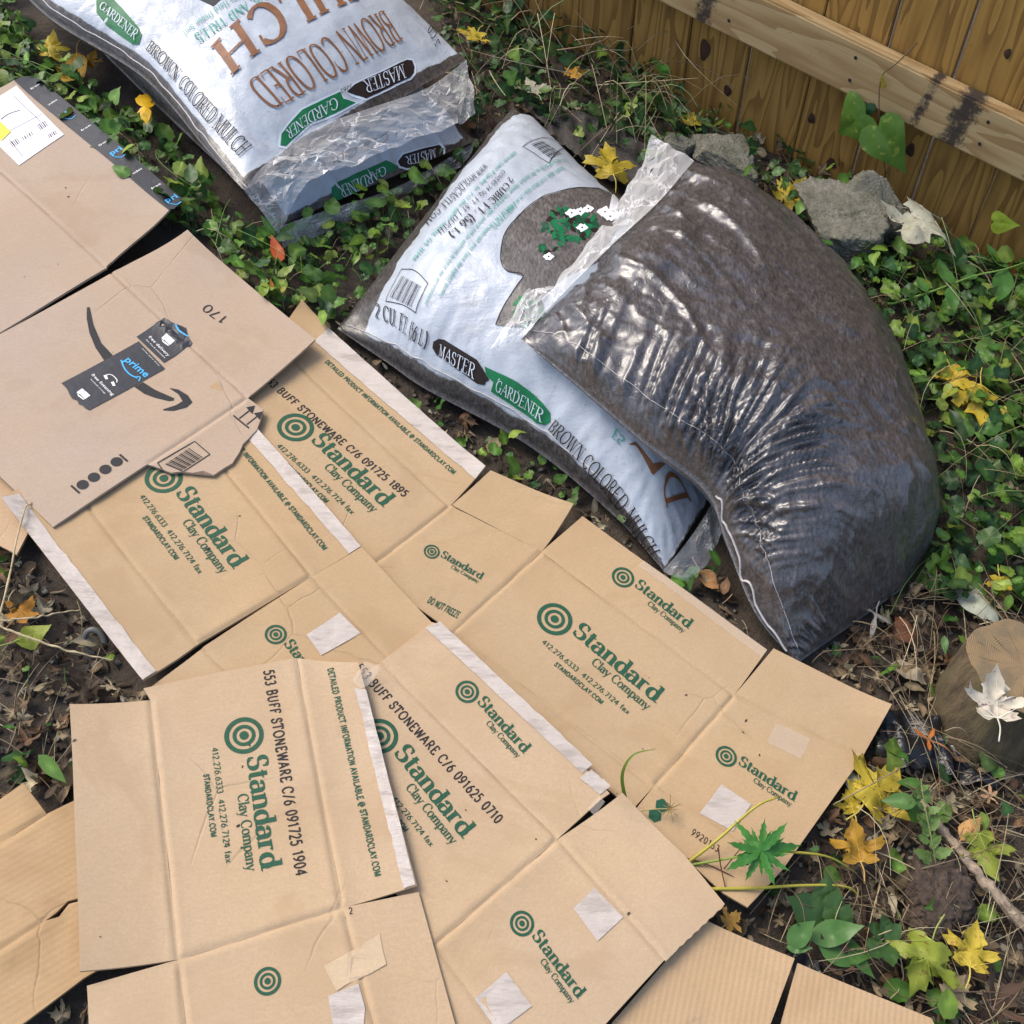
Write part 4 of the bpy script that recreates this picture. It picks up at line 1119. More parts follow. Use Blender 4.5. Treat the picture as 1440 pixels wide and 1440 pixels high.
        st = bl + y * (H0 * (1 - x) + H1 * x)
        return s._mesh(name, st, f, mat, off + z * .00012)
    def stroke(s, name, pts, wid, mat, off=.0013, n=None):
        st = spline(np.array([np.append(s.st(p), 0) for p in pts]), n or 5 * len(pts))[:, :2]
        c = s.at(st, off); nn = s.at(st, off + .01) - c; nn /= np.linalg.norm(nn, axis=1)[:, None]
        t = np.gradient(c, axis=0); b = np.cross(nn, t); b /= np.linalg.norm(b, axis=1)[:, None] + 1e-9
        m = len(c); v = np.concatenate([c + b * wid / 2, c - b * wid / 2])
        return mesh(name, v, [[i, m + i, m + i + 1, i + 1] for i in range(m - 1)], mat, s.body)
    def film(s, name, A, B, mat, n=(70, 26), amp=.008, seed=1, sag=0., droop=0.):
        """crinkled clear plastic between the seam A and its free edge B (lists of points)"""
        A = spline(np.array(A), n[0]); B = spline(np.array(B), n[0])
        k = np.linspace(0, 1, n[1])[None, :, None]
        G = A[:, None] * (1 - k) + B[:, None] * k
        u = np.linspace(0, 1, n[0])[:, None] * np.linalg.norm(np.diff(A, axis=0), axis=1).sum(); q = k[..., 0] * np.linalg.norm(B - A, axis=1).mean()
        a = np.gradient(G, axis=0); b = np.gradient(G, axis=1); nn = np.cross(a, b); nn /= np.linalg.norm(nn, axis=2)[..., None] + 1e-12
        if nn[..., 2].mean() < 0: nn = -nn
        r1 = 1 - np.abs(vn(u * 22 + q * 9, q * 10 - u * 4, seed)) * 2; r2 = 1 - np.abs(vn(u * 38 - q * 24, q * 34 + u * 14, seed + 3)) * 2; r3 = vn(u * 70, q * 70, seed + 6)
        w = amp * (.6 * r1 + .4 * r2 + .12 * r3) * sstep(0, .35, k[..., 0])
        G = G + nn * w[..., None]
        G[..., 2] += sag * np.sin(np.pi * k[..., 0]) - droop * k[..., 0] ** 2
        G[..., 2] = np.maximum(G[..., 2], .006)
        v = G.reshape(-1, 3); m = n[1]
        f = []
        for i in range(n[0] - 1):
            for j in range(m - 1):
                a_, b_, c_, d_ = i * m + j, (i + 1) * m + j, (i + 1) * m + j + 1, i * m + j + 1
                f += [[a_, b_, c_], [a_, c_, d_]] if (i * 7 + j * 3) % 5 < 3 else [[a_, b_, d_], [b_, c_, d_]]
        G2 = v.reshape(n[0], m, 3).copy(); jit = np.random.default_rng(seed).normal(0, .25, (n[0], m, 2)); jit[[0, -1]] = 0; jit[:, [0, -1]] = 0
        G2 += np.gradient(G2, axis=0) * jit[..., :1] + np.gradient(G2, axis=1) * jit[..., 1:]
        return mesh(name, G2.reshape(-1, 3), f, mat, s.t, False)

V3 = lambda p, h: P(p[0], p[1], h)
GRP = 'bags of mulch piled by the fence'

# ---- bag 2: lowest, under the other printed bag
L1 = V3((392, 318), .025); R1 = V3((668, 198), .03)
ax = (V3((60, 0), .1) - V3((345, 275), .1)); ax[2] = 0; ax /= np.linalg.norm(ax)
far = ax * .80
b2 = Bag('mulch_bag', 'lower printed mulch bag pressed flat beneath the other, only its near end showing', m_bag('bag_print_lower', (.1, .985, .05, .96)),
    [(0, L1 + far + [0, 0, .02], R1 + far + [0, 0, .02], .11, .02, 0.), (.5, L1 + far * .5 + [-.01, 0, .02], R1 + far * .5 + [.01, 0, .02], .12, .02, 0.), (.85, L1 + far * .15 + [0, 0, .01], R1 + far * .15 + [0, 0, .01], .10, .02, 0.), (1, L1, R1, .04, .01, 0.)],
    seed=11, group=GRP, endlen=(.2, .30), endpow=.8)
# ---- bag 1: on top of it
L1 = V3((343, 268), .125); R1 = V3((656, 84), .135)
far = ax * .82
b1 = Bag('mulch_bag', 'upper printed mulch bag lying on another, brown MULCH lettering upside down', m_bag('bag_print_upper', (.06, .972, .024, .992)),
    [(0, L1 + far + [0, 0, .0], R1 + far, .10, .05, 0.), (.3, L1 + far * .7 + [-.025, -.01, 0], R1 + far * .7 + [.02, .0, 0], .10, .06, 0.), (.6, V3((200, 108), .115), R1 + far * .4 + [.02, 0, 0], .095, .05, 0.), (.85, V3((290, 210), .118), R1 + far * .15 + [.008, 0, 0], .075, .03, 0.), (1, L1, R1, .03, .01, 0.)],
    seed=23, wr=.6, group=GRP, floor=.06, endlen=(.2, .26), endpow=.7)
# ---- bag 3: printed bag under the brown one
L0, La, Lb, Lc_, L1 = V3((474, 462), .012), V3((600, 548), .012), V3((742, 626), .014), V3((860, 722), .014), V3((934, 803), .012)
R0 = V3((722, 150), .085); R1 = V3((1085, 560), .03)
b3 = Bag('mulch_bag', 'printed mulch bag with flower bed picture and barcodes, lying under the brown bag', m_bag('bag_print_middle', (.064, .997, .016, .992)),
    [(0, L0, R0, .045, .01, 0.), (.15, L0 + (La - L0) * .6, R0 + (R1 - R0) * .12 + [.0, .03, -.02], .125, .01, 0.), (.32, La, R0 + (R1 - R0) * .3 + [.01, .02, -.03], .155, .01, 0.), (.58, Lb, R0 + (R1 - R0) * .58, .155, .01, 0.), (.82, Lc_, R0 + (R1 - R0) * .82, .125, .01, 0.), (1, L1, R1, .03, .005, 0.)],
    seed=37, wr=.75, group=GRP, endlen=(.17, .2), endpow=.55, prof=(2.6, .55))
# ---- bag 4: plain brown bag slumped over it
def gather(S, T, U, V_):
    # creases fanning out of the fold on the near edge
    dx, dy = (S - .60) * .85, (T + .06) * .55
    r = np.hypot(dx, dy); a = np.arctan2(dx, dy)
    ridge = 1 - np.abs(vn(a * 15 + 1.5 * vn(r * 10, a * 2, 91), r * 6, 92)); ridge2 = 1 - np.abs(vn(a * 31, r * 9, 93))
    w = (ridge ** 2 - .35) * .013 * np.exp(-((r - .10) / .11) ** 2) + (ridge2 ** 2 - .35) * .008 * np.exp(-((r - .09) / .10) ** 2)
    # long pulls from the sealed end
    p = 1 - np.abs(vn(V_ * 17 + S * 3.0, S * 2.2, 95)); w = w + (p ** 3 - .25) * .012 * np.exp(-((S - .12) / .16) ** 2)
    fold = np.exp(-((S - .585 - .16 * T) / .022) ** 2) * np.exp(-T / .16); w = w - .020 * fold
    l2 = 1 - np.abs(vn(S * 105 - T * 30 + 1.6 * vn(S * 12, T * 6, 121), T * 4 + S * 3, 97)); w = w + (l2 ** 3 - .25) * .013 * sstep(.58, .68, S) * np.exp(-((T - .20) / .24) ** 2)
    gs = 1 - np.abs(vn(S * 75 + T * 16, T * 2.5, 111)); w = w + (gs ** 2 - .35) * .011 * np.exp(-((T - .10) / .12) ** 2) * sstep(.12, .2, S) * sstep(.62, .55, S)
    lp = 1 - np.abs(vn(T * 13 + S * 5 + .8 * vn(S * 4, T * 3, 117), S * 2.0, 113)); w = w + (lp ** 4 - .2) * .007 * np.exp(-((S - .24) / .16) ** 2) * sstep(.02, .12, T)
    mod = .35 + 1.1 * np.clip(.5 + .8 * vn(S * 9, T * 7, 99), 0, 1)
    w = w * mod
    c1 = (1 - np.abs(vn(U * 24 + V_ * 10, V_ * 24 - U * 8, 101))) ** 4; c2 = (1 - np.abs(vn(U * 40 - V_ * 30, V_ * 34 + U * 20, 103))) ** 5
    return w + (c1 - .2) * .0030 + (c2 - .17) * .0018
b4 = Bag('mulch_bag', 'plain dark brown glossy mulch bag slumped over the printed bag, wrinkled at its fold', m_bag('bag_brown', None, brown=(.054, .048, .049), lump=.8, rough=.30),
    [(0, V3((733, 477), .165), V3((976, 226), .19), .02, .03, 0.), (.16, V3((800, 532), .165), V3((1058, 272), .15), .088, .05, .0), (.36, V3((905, 622), .155), V3((1170, 385), .085), .130, .06, .0), (.56, V3((992, 690), .135), V3((1252, 518), .03), .158, .10, .01), (.72, V3((1022, 765), .085), V3((1288, 650), .015), .168, .08, .012), (.87, V3((1062, 862), .035), V3((1308, 755), .012), .160, .03, .012), (1, V3((1120, 934), .012), V3((1272, 826), .012), .055, .005, 0.)],
    seed=53, group=GRP, ns=230, nt=190, extra=gather, prof=(2.5, .52), endlen=(.10, .20), endpow=.6, floor=.006)
for o_ in (b1, b2, b3, b4): o_.body['label'] = None
for o_ in (b1, b2, b3, b4): del o_.body['label']

# ---- artwork, bag 1 (lettering reads from the far side)
k340 = lambda x, y: (340 + x * 340 / 1440, y * 340 / 1440)
b1.text('MULCH', [(507, -45), (297, 68)], [(537, -5), (326, 108)], M['bag_copper'], thick=.17, thin=.06, track=.10)
b1.text('BROWN COLORED', [k340(845, 70), k340(480, 235), k340(20, 500)], [k340(955, 238), k340(170, 660)], M['bag_copper'], thick=.13, thin=.05, track=.05)
b1.text('GARDENS, AND TREES', [(405, -35), (345, 5), (273, 50)], [(412, -27), (281, 62)], M['bag_teal'], thick=.16, track=.10)
b1.text('Conditions Hard Dense Soil', [(365, -18), (258, 46)], [(369, -12), (262, 52)], M['bag_teal'], thick=.12, track=.10)
b1.text('BROWN COLORED MULCH', [(206, 70), (272, 148), (337, 221)], [(214, 57), (355, 206)], M['bag_dark'], thick=.13, thin=.05, track=.08)
b1.poly('green_badge', [(136, -6), (150, -12), (196, 40), (200, 50), (196, 63), (186, 62), (166, 48), (150, 36), (136, 18)], M['bag_green'])
b1.text('GARDENER', [(140, 12), (190, 57)], [(146, 3), (197, 46)], M['bag_white'], thick=.12, thin=.05, track=.08, off=.0032)
b1.poly('barcode_frame', [(268, -6), (300, 9), (330, -14), (300, -30)], M['bag_black'])
b1.poly('badge_outline', [k340(x, y) for x, y in ((612, 548), (660, 500), (860, 405), (985, 348), (1018, 352), (1040, 395), (1038, 440), (1010, 475), (740, 600), (700, 590), (655, 575))], M['bag_white'], .0008)
b1.poly('dark_badge', [k340(x, y) for x, y in ((625, 550), (670, 505), (870, 412), (985, 358), (1015, 362), (1028, 400), (1025, 436), (1000, 465), (740, 588), (705, 575))], M['bag_dark'], .0013)
b1.poly('badge_outline', [k340(x, y) for x, y in ((215, 880), (222, 800), (275, 730), (350, 645), (590, 535), (610, 580), (700, 612), (560, 690), (420, 745), (300, 850), (265, 888))], M['bag_white'], .0008)
b1.poly('green_badge', [k340(x, y) for x, y in ((230, 868), (236, 800), (285, 735), (360, 655), (585, 548), (605, 590), (680, 612), (550, 680), (415, 733), (300, 835), (262, 875))], M['bag_green'], .0013)
b1.text('MASTER', [k340(958, 388), k340(720, 488)], [k340(975, 470), k340(742, 562)], M['bag_white'], thick=.11, thin=.045, track=.06, off=.0034)
b1.text('GARDENER', [k340(560, 582), k340(390, 680), k340(262, 780)], [k340(578, 648), k340(282, 838)], M['bag_white'], thick=.11, thin=.045, track=.06, off=.0034)
b1.text('2 CU', [(612, 66), (600, 44)], [(618, 62), (607, 41)], M['bag_black'], thick=.14, track=.1)
b1.text('3262', [k340(655, 505), k340(582, 540)], [k340(660, 530), k340(590, 563)], M['bag_black'], 'mono', .12, track=.15)
# ---- artwork, bag 2
b2.text('COLORED', [k340(880, 790), k340(430, 990)], [k340(860, 845), k340(450, 1035)], M['bag_copper'], thick=.14, track=.05)
b2.poly('badge_outline', [k340(x, y) for x, y in ((918, 970), (950, 915), (1180, 852), (1212, 880), (1208, 940), (1180, 985), (980, 1012), (935, 1000))], M['bag_white'], .0008)
b2.poly('dark_badge', [k340(x, y) for x, y in ((928, 965), (960, 922), (1175, 862), (1200, 885), (1196, 935), (1172, 972), (980, 1002), (942, 990))], M['bag_dark'], .0013)
b2.text('MASTER', [k340(1150, 890), k340(975, 935)], [k340(1155, 955), k340(985, 985)], M['bag_white'], thick=.11, thin=.045, track=.06, off=.0034)
b2.poly('green_badge', [k340(x, y) for x, y in ((540, 1210), (535, 1120), (570, 1085), (860, 955), (915, 985), (920, 1010), (760, 1085), (640, 1190), (575, 1240))], M['bag_green'], .0012)
b2.text('GARDENER', [k340(850, 990), k340(700, 1060), k340(570, 1110)], [k340(862, 1040), k340(600, 1180)], M['bag_white'], thick=.11, thin=.045, track=.06, off=.0032)
b2.text('331091', [k340(400, 1235), k340(305, 1280)], [k340(395, 1262), k340(312, 1305)], M['bag_black'], 'mono', .12, track=.15)
b2.text('331062', [k340(1305, 855), k340(1212, 865)], [k340(1300, 885), k340(1212, 895)], M['bag_black'], 'mono', .12, track=.15)
# ---- artwork, bag 3
q5 = lambda x, y: (480 + x * 420 / 1440, 180 + y * 420 / 1440)
b3.text('2 CU. FT. (56 L)', [q5(168, 912), q5(300, 990), q5(415, 1060)], [q5(170, 848), q5(428, 990)], M['bag_black'], thick=.15, thin=.06, track=.10)
b3.poly('dark_badge', [q5(x, y) for x, y in ((440, 1060), (445, 1030), (470, 1016), (500, 1022), (655, 1118), (715, 1215), (700, 1222), (690, 1240), (655, 1232), (500, 1120), (460, 1095))], M['bag_dark'])
b3.text('MASTER', [q5(475, 1095), q5(640, 1208)], [q5(482, 1042), q5(655, 1142)], M['bag_white'], thick=.11, thin=.045, track=.07, off=.0032)
b3.poly('green_badge', [q5(x, y) for x, y in ((692, 1150), (850, 1225), (970, 1325), (1010, 1375), (1010, 1415), (985, 1432), (940, 1422), (830, 1340), (722, 1270), (735, 1225), (700, 1195))], M['bag_green'])
b3.text('GARDENER', [q5(745, 1262), q5(850, 1330), q5(965, 1415)], [q5(758, 1212), q5(985, 1362)], M['bag_white'], thick=.11, thin=.045, track=.07, off=.0032)
b3.text('BROWN COLORED MULCH', [(772, 603), (845, 685), (915, 784)], [(782, 590), (929, 776)], M['bag_dark'], thick=.13, thin=.05, track=.08)
b3.text('2 CUBIC FT. (56 L)', [(716, 250), (681, 286), (630, 330)], [(722, 254), (637, 337)], M['bag_black'], thick=.16, thin=.06, track=.08)
b3.text('COVERS 24 SQ. FT. AT 1 DEPTH', [(706, 240), (670, 277), (616, 326)], [(711, 243), (620, 331)], M['bag_black'], thick=.13, thin=.06, track=.1)
b3.text('WWW.MYOLDCASTLE.COM', [(681, 232), (645, 262), (598, 314)], [(686, 236), (603, 318)], M['bag_black'], thick=.13, thin=.06, track=.12)
def small(txt, base, mat='bag_teal', hpx=3.2):
    a, e = np.array(base[0], float), np.array(base[-1], float); d = (e - a) / np.linalg.norm(e - a); up = np.array([-d[1], d[0]]) * -1
    up = np.array([.72, .62]) if True else up
    b3.text(txt, base, [tuple(a + up * hpx * 1.35), tuple(e + up * hpx * 1.35)], M[mat], thick=.15, thin=.07, track=.06)
small('Oldcastle Lawn & Garden, Inc. P.O. Box 468567 Atlanta, GA 31146', [(724, 214), (660, 275), (581, 365)])
small('Simply apply COLORED MULCH at a depth of 1 to 3 in landscape area. Enjoy the highest quality', [(792, 236), (700, 305), (618, 418)])
small('COLORED MULCH on the market. Master Gardener is 100% natural with no additives to harm the environment', [(796, 226), (690, 295), (598, 428)])
small('DIRECTIONS:', [(723, 288), (692, 322)], 'bag_teal', 4)
for fr, lines in (([(543, 424), (565, 379), (602, 399), (585, 440)], [((566, 388), (592, 402), (549, 418), (578, 432))]), ([(735, 207), (767, 194), (798, 219), (772, 230)], [((748, 204), (764, 199), (774, 224), (790, 217))])):
    for a, e in zip(fr, fr[1:] + fr[:1]): b3.stroke('barcode_frame', [a, e], .0013, M['bag_black'])
    (a, b_, c_, d_) = lines[0]
    for k in range(13):
        u = k / 12
        if fr[0][0] < 600: p0 = np.array(a) * (1 - u) + np.array(c_) * u; p1 = np.array(b_) * (1 - u) + np.array(d_) * u; p0, p1 = (np.array(a) * (1 - u) + np.array(b_) * u), (np.array(c_) * (1 - u) + np.array(d_) * u)
        else: p0, p1 = (np.array(a) * (1 - u) + np.array(c_) * u), (np.array(b_) * (1 - u) + np.array(d_) * u)
        b3.stroke('barcode_line', [tuple(p0), tuple(p1)], (.0011, .0018, .0008)[k % 3], M['bag_black'])
bed = [q5(x, y) for x, y in ((745, 950), (790, 850), (878, 716), (800, 690), (770, 640), (775, 560), (795, 500), (860, 420), (960, 340), (1080, 300), (1200, 292), (1290, 305), (1340, 360), (1400, 420), (1420, 520), (1250, 640), (1080, 720), (950, 840), (900, 960), (820, 960))]
b3.poly('mulch_bed_picture', bed, M['bag_mulch_photo'], .0011)
b3.stroke('picture_outline', bed[:13], .0016, M['bag_black'], .0016, 60)
rg = random.Random(5)
M['bag_green_dark'] = m_plain('bag_dark_green_print', (.006, .065, .030), .35, .2, 60)
def leafblob(c, n_, rx, ry, mat, l, w):
    for k in range(n_):
        a = rg.uniform(0, 6.28); r = math.sqrt(rg.random()); x, y = c[0] + rx * r * math.cos(a), c[1] + ry * r * math.sin(a) ; th = rg.uniform(0, 6.28)
        d = np.array([math.cos(th), math.sin(th)]); e = np.array([-d[1], d[0]]); o = np.array([x, y])
        b3.poly('printed_leaf', [q5(*p) for p in (o - d * l, o - d * l * .3 + e * w, o + d * l * .5 + e * w * .8, o + d * l, o + d * l * .4 - e * w, o - d * l * .4 - e * w * .8)], (mat, M['bag_green_dark'], mat, M['bag_dark'])[k % 4], .0015 + .00012 * (k % 5))
leafblob((1100, 470), 80, 130, 75, M['bag_green'], 24, 11); leafblob((1000, 570), 10, 60, 30, M['bag_green'], 20, 8); leafblob((900, 880), 55, 80, 85, M['bag_green'], 18, 9)
for (x, y) in ((1110, 415), (1150, 408), (1190, 395), (1160, 485), (1000, 625), (1270, 410), (1295, 432), (1330, 420)):
    k_ = rg.uniform(.9, 1.35)
    b3.poly('printed_flower', [q5(x + k_ * 25 * math.cos(a) * (1 + .25 * math.cos(4 * a)), y + k_ * 19 * math.sin(a) * (1 + .25 * math.cos(5 * a + x))) for a in np.linspace(0, 6.28, 15)[:-1]], M['petal_white'], .0022)
    b3.poly('printed_flower', [q5(x + 5 * math.cos(a), y + 4 * math.sin(a)) for a in np.linspace(0, 6.28, 7)[:-1]], M['bag_dark'], .0026)
k840 = lambda x, y: (840 + x / 6, 620 + y / 6)
b3.poly('printed_letter', [k840(x, y) for x, y in ((265, 30), (320, 5), (470, 190), (540, 180), (572, 195), (470, 288), (455, 270), (330, 45))], M['bag_copper'])
b3.text('D', [k840(575, 555), k840(545, 290)], [k840(780, 500), k840(650, 235)], M['bag_copper'], thick=.14, track=0)
b3.text('ES', [(866, 602), (880, 618)], [(860, 614), (872, 626)], M['bag_teal'], thick=.14)

# ---- clear film ends and welded seams
def lerp_px(pts, hs): return [V3(p, h) for p, h in zip(pts, hs)]
b1.film('film_end', lerp_px([(343, 268), (372, 232), (440, 182), (520, 152), (600, 124), (656, 84)], [.127, .137, .148, .155, .150, .137]), lerp_px([(392, 330), (430, 262), (500, 232), (585, 196), (640, 178), (668, 160)], [.055, .118, .122, .124, .118, .112]), M['film'], n=(48, 13), amp=.012, seed=4)
b2.film('film_end', lerp_px([(394, 318), (470, 292), (560, 262), (668, 200)], [.03, .05, .05, .035]), lerp_px([(398, 350), (470, 322), (560, 275), (650, 232)], [.012, .012, .012, .012]), M['film'], n=(44, 10), amp=.008, seed=9)
b3.film('film_end', lerp_px([(932, 803), (960, 770), (985, 735), (1002, 705)], [.02, .05, .06, .06]), lerp_px([(962, 818), (985, 800), (1005, 778), (1012, 750)], [.014, .02, .03, .04]), M['film'], (22, 10), .009, 13)
b4.film('film_end', lerp_px([(733, 477), (775, 430), (860, 345), (925, 285), (976, 226)], [.170, .197, .215, .213, .195]), lerp_px([(688, 490), (760, 395), (830, 330), (880, 270), (917, 196)], [.165, .168, .172, .175, .175]), M['film_milky'], n=(36, 11), amp=.010, seed=21)
def seam_line(bag, t, s0, s1, r, name='seam'):
    s_ = np.linspace(s0, s1, 120); w = t + .0025 * vn(s_ * 30, 0 * s_, 3)
    p = bag.at(np.stack([s_, w], 1), .0006)
    v, f = tube(p, r, 5); mesh(name, v, f, M['seam'], bag.t)
seam_line(b4, .045, .01, .99, .0006); seam_line(b4, .003, .60, .97, .0020, 'seam_lip'); seam_line(b1, .012, .0, 1., .0012); seam_line(b3, .02, .02, .98, .0010)
# ------------------------------------------------------------------ stones, stump, stick, plastic
def ico(sub=3):
    bm = bmesh.new(); bmesh.ops.create_icosphere(bm, subdivisions=sub, radius=1)
    v = np.array([x.co[:] for x in bm.verts]); f = [[x.index for x in q.verts] for q in bm.faces]; bm.free()
    return v, f

def chunk(size, seed, planes=9, sub=6, rough=.055, slabby=None):
    """broken lump: sphere cut by random flat faces, then roughened"""
    r = np.random.default_rng(seed)
    v, f = ico(sub)
    n = r.normal(size=(planes, 3)); n /= np.linalg.norm(n, axis=1)[:, None]; d = r.uniform(.55, .85, planes)
    n = np.concatenate([n, [[0, 0, 1], [0, 0, -1]]]); d = np.append(d, slabby or [.6, .6])
    u = v / np.linalg.norm(v, axis=1)[:, None]
    dot = u @ n.T
    rad = np.min(np.where(dot > .05, d / np.maximum(dot, .05), 9), 1); rad = np.minimum(rad, 1.15)
    w = u * rad[:, None]
    w = w * (1 + rough * fbm(w[:, 0] * 7 + w[:, 2] * 5, w[:, 1] * 7 - w[:, 2] * 3, seed, 4))[:, None]
    fine = 1 + rough * .55 * fbm(w[:, 0] * 24 + w[:, 2] * 19, w[:, 1] * 24 - w[:, 2] * 17, seed + 9, 3)
    return w * fine[:, None] * np.array(size), f

def rotz(v, a):
    c, s = math.cos(a), math.sin(a); r = v.copy(); r[:, 0] = c * v[:, 0] - s * v[:, 1]; r[:, 1] = s * v[:, 0] + c * v[:, 1]; return r
def rotx(v, a):
    c, s = math.cos(a), math.sin(a); r = v.copy(); r[:, 1] = c * v[:, 1] - s * v[:, 2]; r[:, 2] = s * v[:, 1] + c * v[:, 2]; return r

def stone_mat():
    n = NT('concrete'); p = n.pos()
    a = n.noise(p, 26, 5, .6); b = n.noise(p, 260, 5, .75)
    v = n.new('TexVoronoi', Scale=210.); n.put(v.inputs['Vector'], p)
    c = n.ramp(a, [(.3, (.13, .125, .085)), (.6, (.23, .218, .165)), (.8, (.30, .285, .235))])
    c = n.mix(n.maprange(b, .5, .72, 0, .75), c, (.075, .068, .050))
    c = n.mix(n.maprange(v.outputs['Distance'], .0, .32, .55, 0.), c, (.40, .385, .34))
    n.set(Base_Color=c, Roughness=.92, Normal=n.bump(b, .9, .004, n.bump(v.outputs['Distance'], .5, .003)))
    return n.m
M['concrete'] = stone_mat()
def stone(px, h, size, rz, seed, label, rx=0., slabby=None):
    v, f = chunk(size, seed, slabby=slabby); v = rotz(rotx(v, rx), rz)
    p = P(px[0], px[1], h); v = v + [p[0], p[1], 0]; v[:, 2] += -v[:, 2].min() - .012 + h * .0
    o = mesh('concrete_chunk', v, f, M['concrete'])
    meta(o, label, 'concrete', 'broken concrete by the fence'); FOOT.append(np.stack([p[0] + size[0] * .7 * np.cos(np.linspace(0, 6.28, 9)), p[1] + size[1] * .7 * np.sin(np.linspace(0, 6.28, 9))], 1))
stone((1185, 322), .03, (.110, .080, .062), -.55, 3, 'broad rough concrete chunk in front, its flat face towards the brown bag', .25, [.7, .6])
stone((1222, 285), .05, (.085, .045, .080), -.55, 14, 'pointed grey concrete chunk leaning against the fence boards', -.3, [.8, .6])
stone((1015, 215), .03, (.090, .065, .045), -.5, 8, 'small concrete lump half hidden behind the film end of the brown bag', .1)
stone((950, 205), .02, (.045, .04, .035), .5, 21, 'little concrete bit by the weeds, left of the other rubble')

def build_stump():
    H, R = .115, .080; c = P(1440, 938, H) - np.array([.012, .02, 0])
    n = 72; a = np.linspace(0, 2 * np.pi, n, endpoint=False)
    t = thing('tree_stump', 'sawn log stump with growth rings on its cut top, at the edge of the litter', 'stump', (c[0], c[1], -.01))
    rad = R * (1 + .05 * np.sin(2 * a + 1) + .035 * np.sin(5 * a + .5) + .02 * vn(a * 5, 0 * a, 5))
    hs = np.linspace(-.02, H, 26)
    lean = np.array([.012, .02])
    rows = []
    for k, h in enumerate(hs):
        u = (h + .02) / (H + .02)
        rr = rad * (1.10 - .10 * u) * (1 + .03 * fbm(a * 9 / 6.28 * 6, h * 14 + 0 * a, 31, 3) * (1 - u * .5))
        top = h + (.010 * np.cos(a + 2.2)) * u
        rows.append(np.stack([c[0] + rr * np.cos(a) + lean[0] * u, c[1] + rr * np.sin(a) + lean[1] * u, top], 1))
    v = np.concatenate(rows); f = [[k * n + i, k * n + (i + 1) % n, (k + 1) * n + (i + 1) % n, (k + 1) * n + i] for k in range(25) for i in range(n)]
    m = NT('bark'); p = m.pos(); q = m.noise(m.pos(scale=(60, 60, 14)), 1, 5, .65); w = m.noise(p, 18, 4)
    m.set(Base_Color=m.mix(m.maprange(w, .4, .7, 0, .7), m.ramp(q, [(.3, (.035, .024, .013)), (.7, (.15, .105, .055))]), (.10, .085, .035)), Roughness=.9, Normal=m.bump(q, .8, .008))
    mesh('bark', v, f, m.m, t)
    top = rows[-1] + [0, 0, .0]; k = 10; ctr = top.mean(0)
    vv = [ctr[None]]; 
    for j in range(1, k + 1): r_ = ctr + (top - ctr) * j / k; r_[:, 2] += .0015 * fbm(r_[:, 0] * 60, r_[:, 1] * 60, 8, 2) * (j < k); vv.append(r_)
    ff = [[0, 1 + i, 1 + (i + 1) % n] for i in range(n)] + [[1 + (j - 1) * n + i, 1 + j * n + i, 1 + j * n + (i + 1) % n, 1 + (j - 1) * n + (i + 1) % n] for j in range(1, k) for i in range(n)]
    g = NT('cut_wood'); 
    po = g.pos(loc=(-ctr[0], -ctr[1], 0)); sx = g.new('SeparateXYZ'); g.put(sx.inputs[0], po)
    d = g.math('SQRT', g.math('ADD', g.math('MULTIPLY', sx.outputs[0], sx.outputs[0]), g.math('MULTIPLY', sx.outputs[1], sx.outputs[1])))
    d = g.math('ADD', d, g.math('MULTIPLY', g.noise(po, 14, 3), .02))
    rg_ = g.math('SINE', g.math('MULTIPLY', d, 2300.)); cl = g.noise(po, 30, 5, .6)
    an = g.math('ARCTAN2', sx.outputs[0], sx.outputs[1]); cr = g.noise(None, 1, 3); 
    cv = g.new('CombineXYZ'); g.put(cv.inputs[0], g.math('MULTIPLY', an, 9.)); g.put(cv.inputs[1], g.math('MULTIPLY', d, 10.))
    ck = g.maprange(g.noise(cv.outputs[0], 1.1, 2), .62, .655, 0, .85)
    col = g.mix(g.maprange(rg_, -.3, .9, 0, .35), (.26, .175, .085), (.14, .09, .042)); col = g.mix(g.maprange(cl, .35, .65, 0, .75), col, (.15, .115, .07)); col = g.mix(ck, col, (.035, .022, .012))
    g.set(Base_Color=col, Roughness=.85, Normal=g.bump(rg_, .3, .0015))
    mesh('cut_face', np.concatenate(vv), ff, g.m, t)
    FOOT.append(np.stack([c[0] + R * np.cos(a), c[1] + R * np.sin(a)], 1)[::4])
build_stump()

def stick(name, px, hs, rads, mat, label, cat='stick', n=40, wob=.002):
    p = spline(np.array([P(*q, h) for q, h in zip(px, hs)]), n); r = np.interp(np.linspace(0, 1, n), np.linspace(0, 1, len(rads)), rads)
    p[:, 0] += wob * vn(np.arange(n) * .4, 0, 5); p[:, 2] += wob * vn(np.arange(n) * .4, 3, 6)
    r = r * (1 + .22 * vn(np.arange(n) * .9, 0, 15) + .12 * vn(np.arange(n) * 2.3, 7, 16))
    v, f = tube(p, r, 9)
    if r.max() > .004: v = v * 1.0 + np.column_stack([0 * v[:, 0], 0 * v[:, 0], .0018 * vn(v[:, 0] * 160 + v[:, 1] * 90, v[:, 1] * 40 + v[:, 2] * 300, 19)])
    o = mesh(name, v, f, mat); return meta(o, label, cat)
M['pale_stick'] = m_plain('bare_stick', (.27, .205, .14), .8, .55, 110, .9)
M['straw'] = m_plain('straw', (.42, .33, .19), .6, .25, 80)
stick('dry_stick', [(1286, 1118), (1318, 1158), (1362, 1212), (1402, 1260), (1470, 1330)], [.02, .03, .032, .03, .02], [.0045, .006, .0072, .008, .009], M['pale_stick'], 'bare pale stick as thick as a finger, lying across the yellow-green maple leaf')
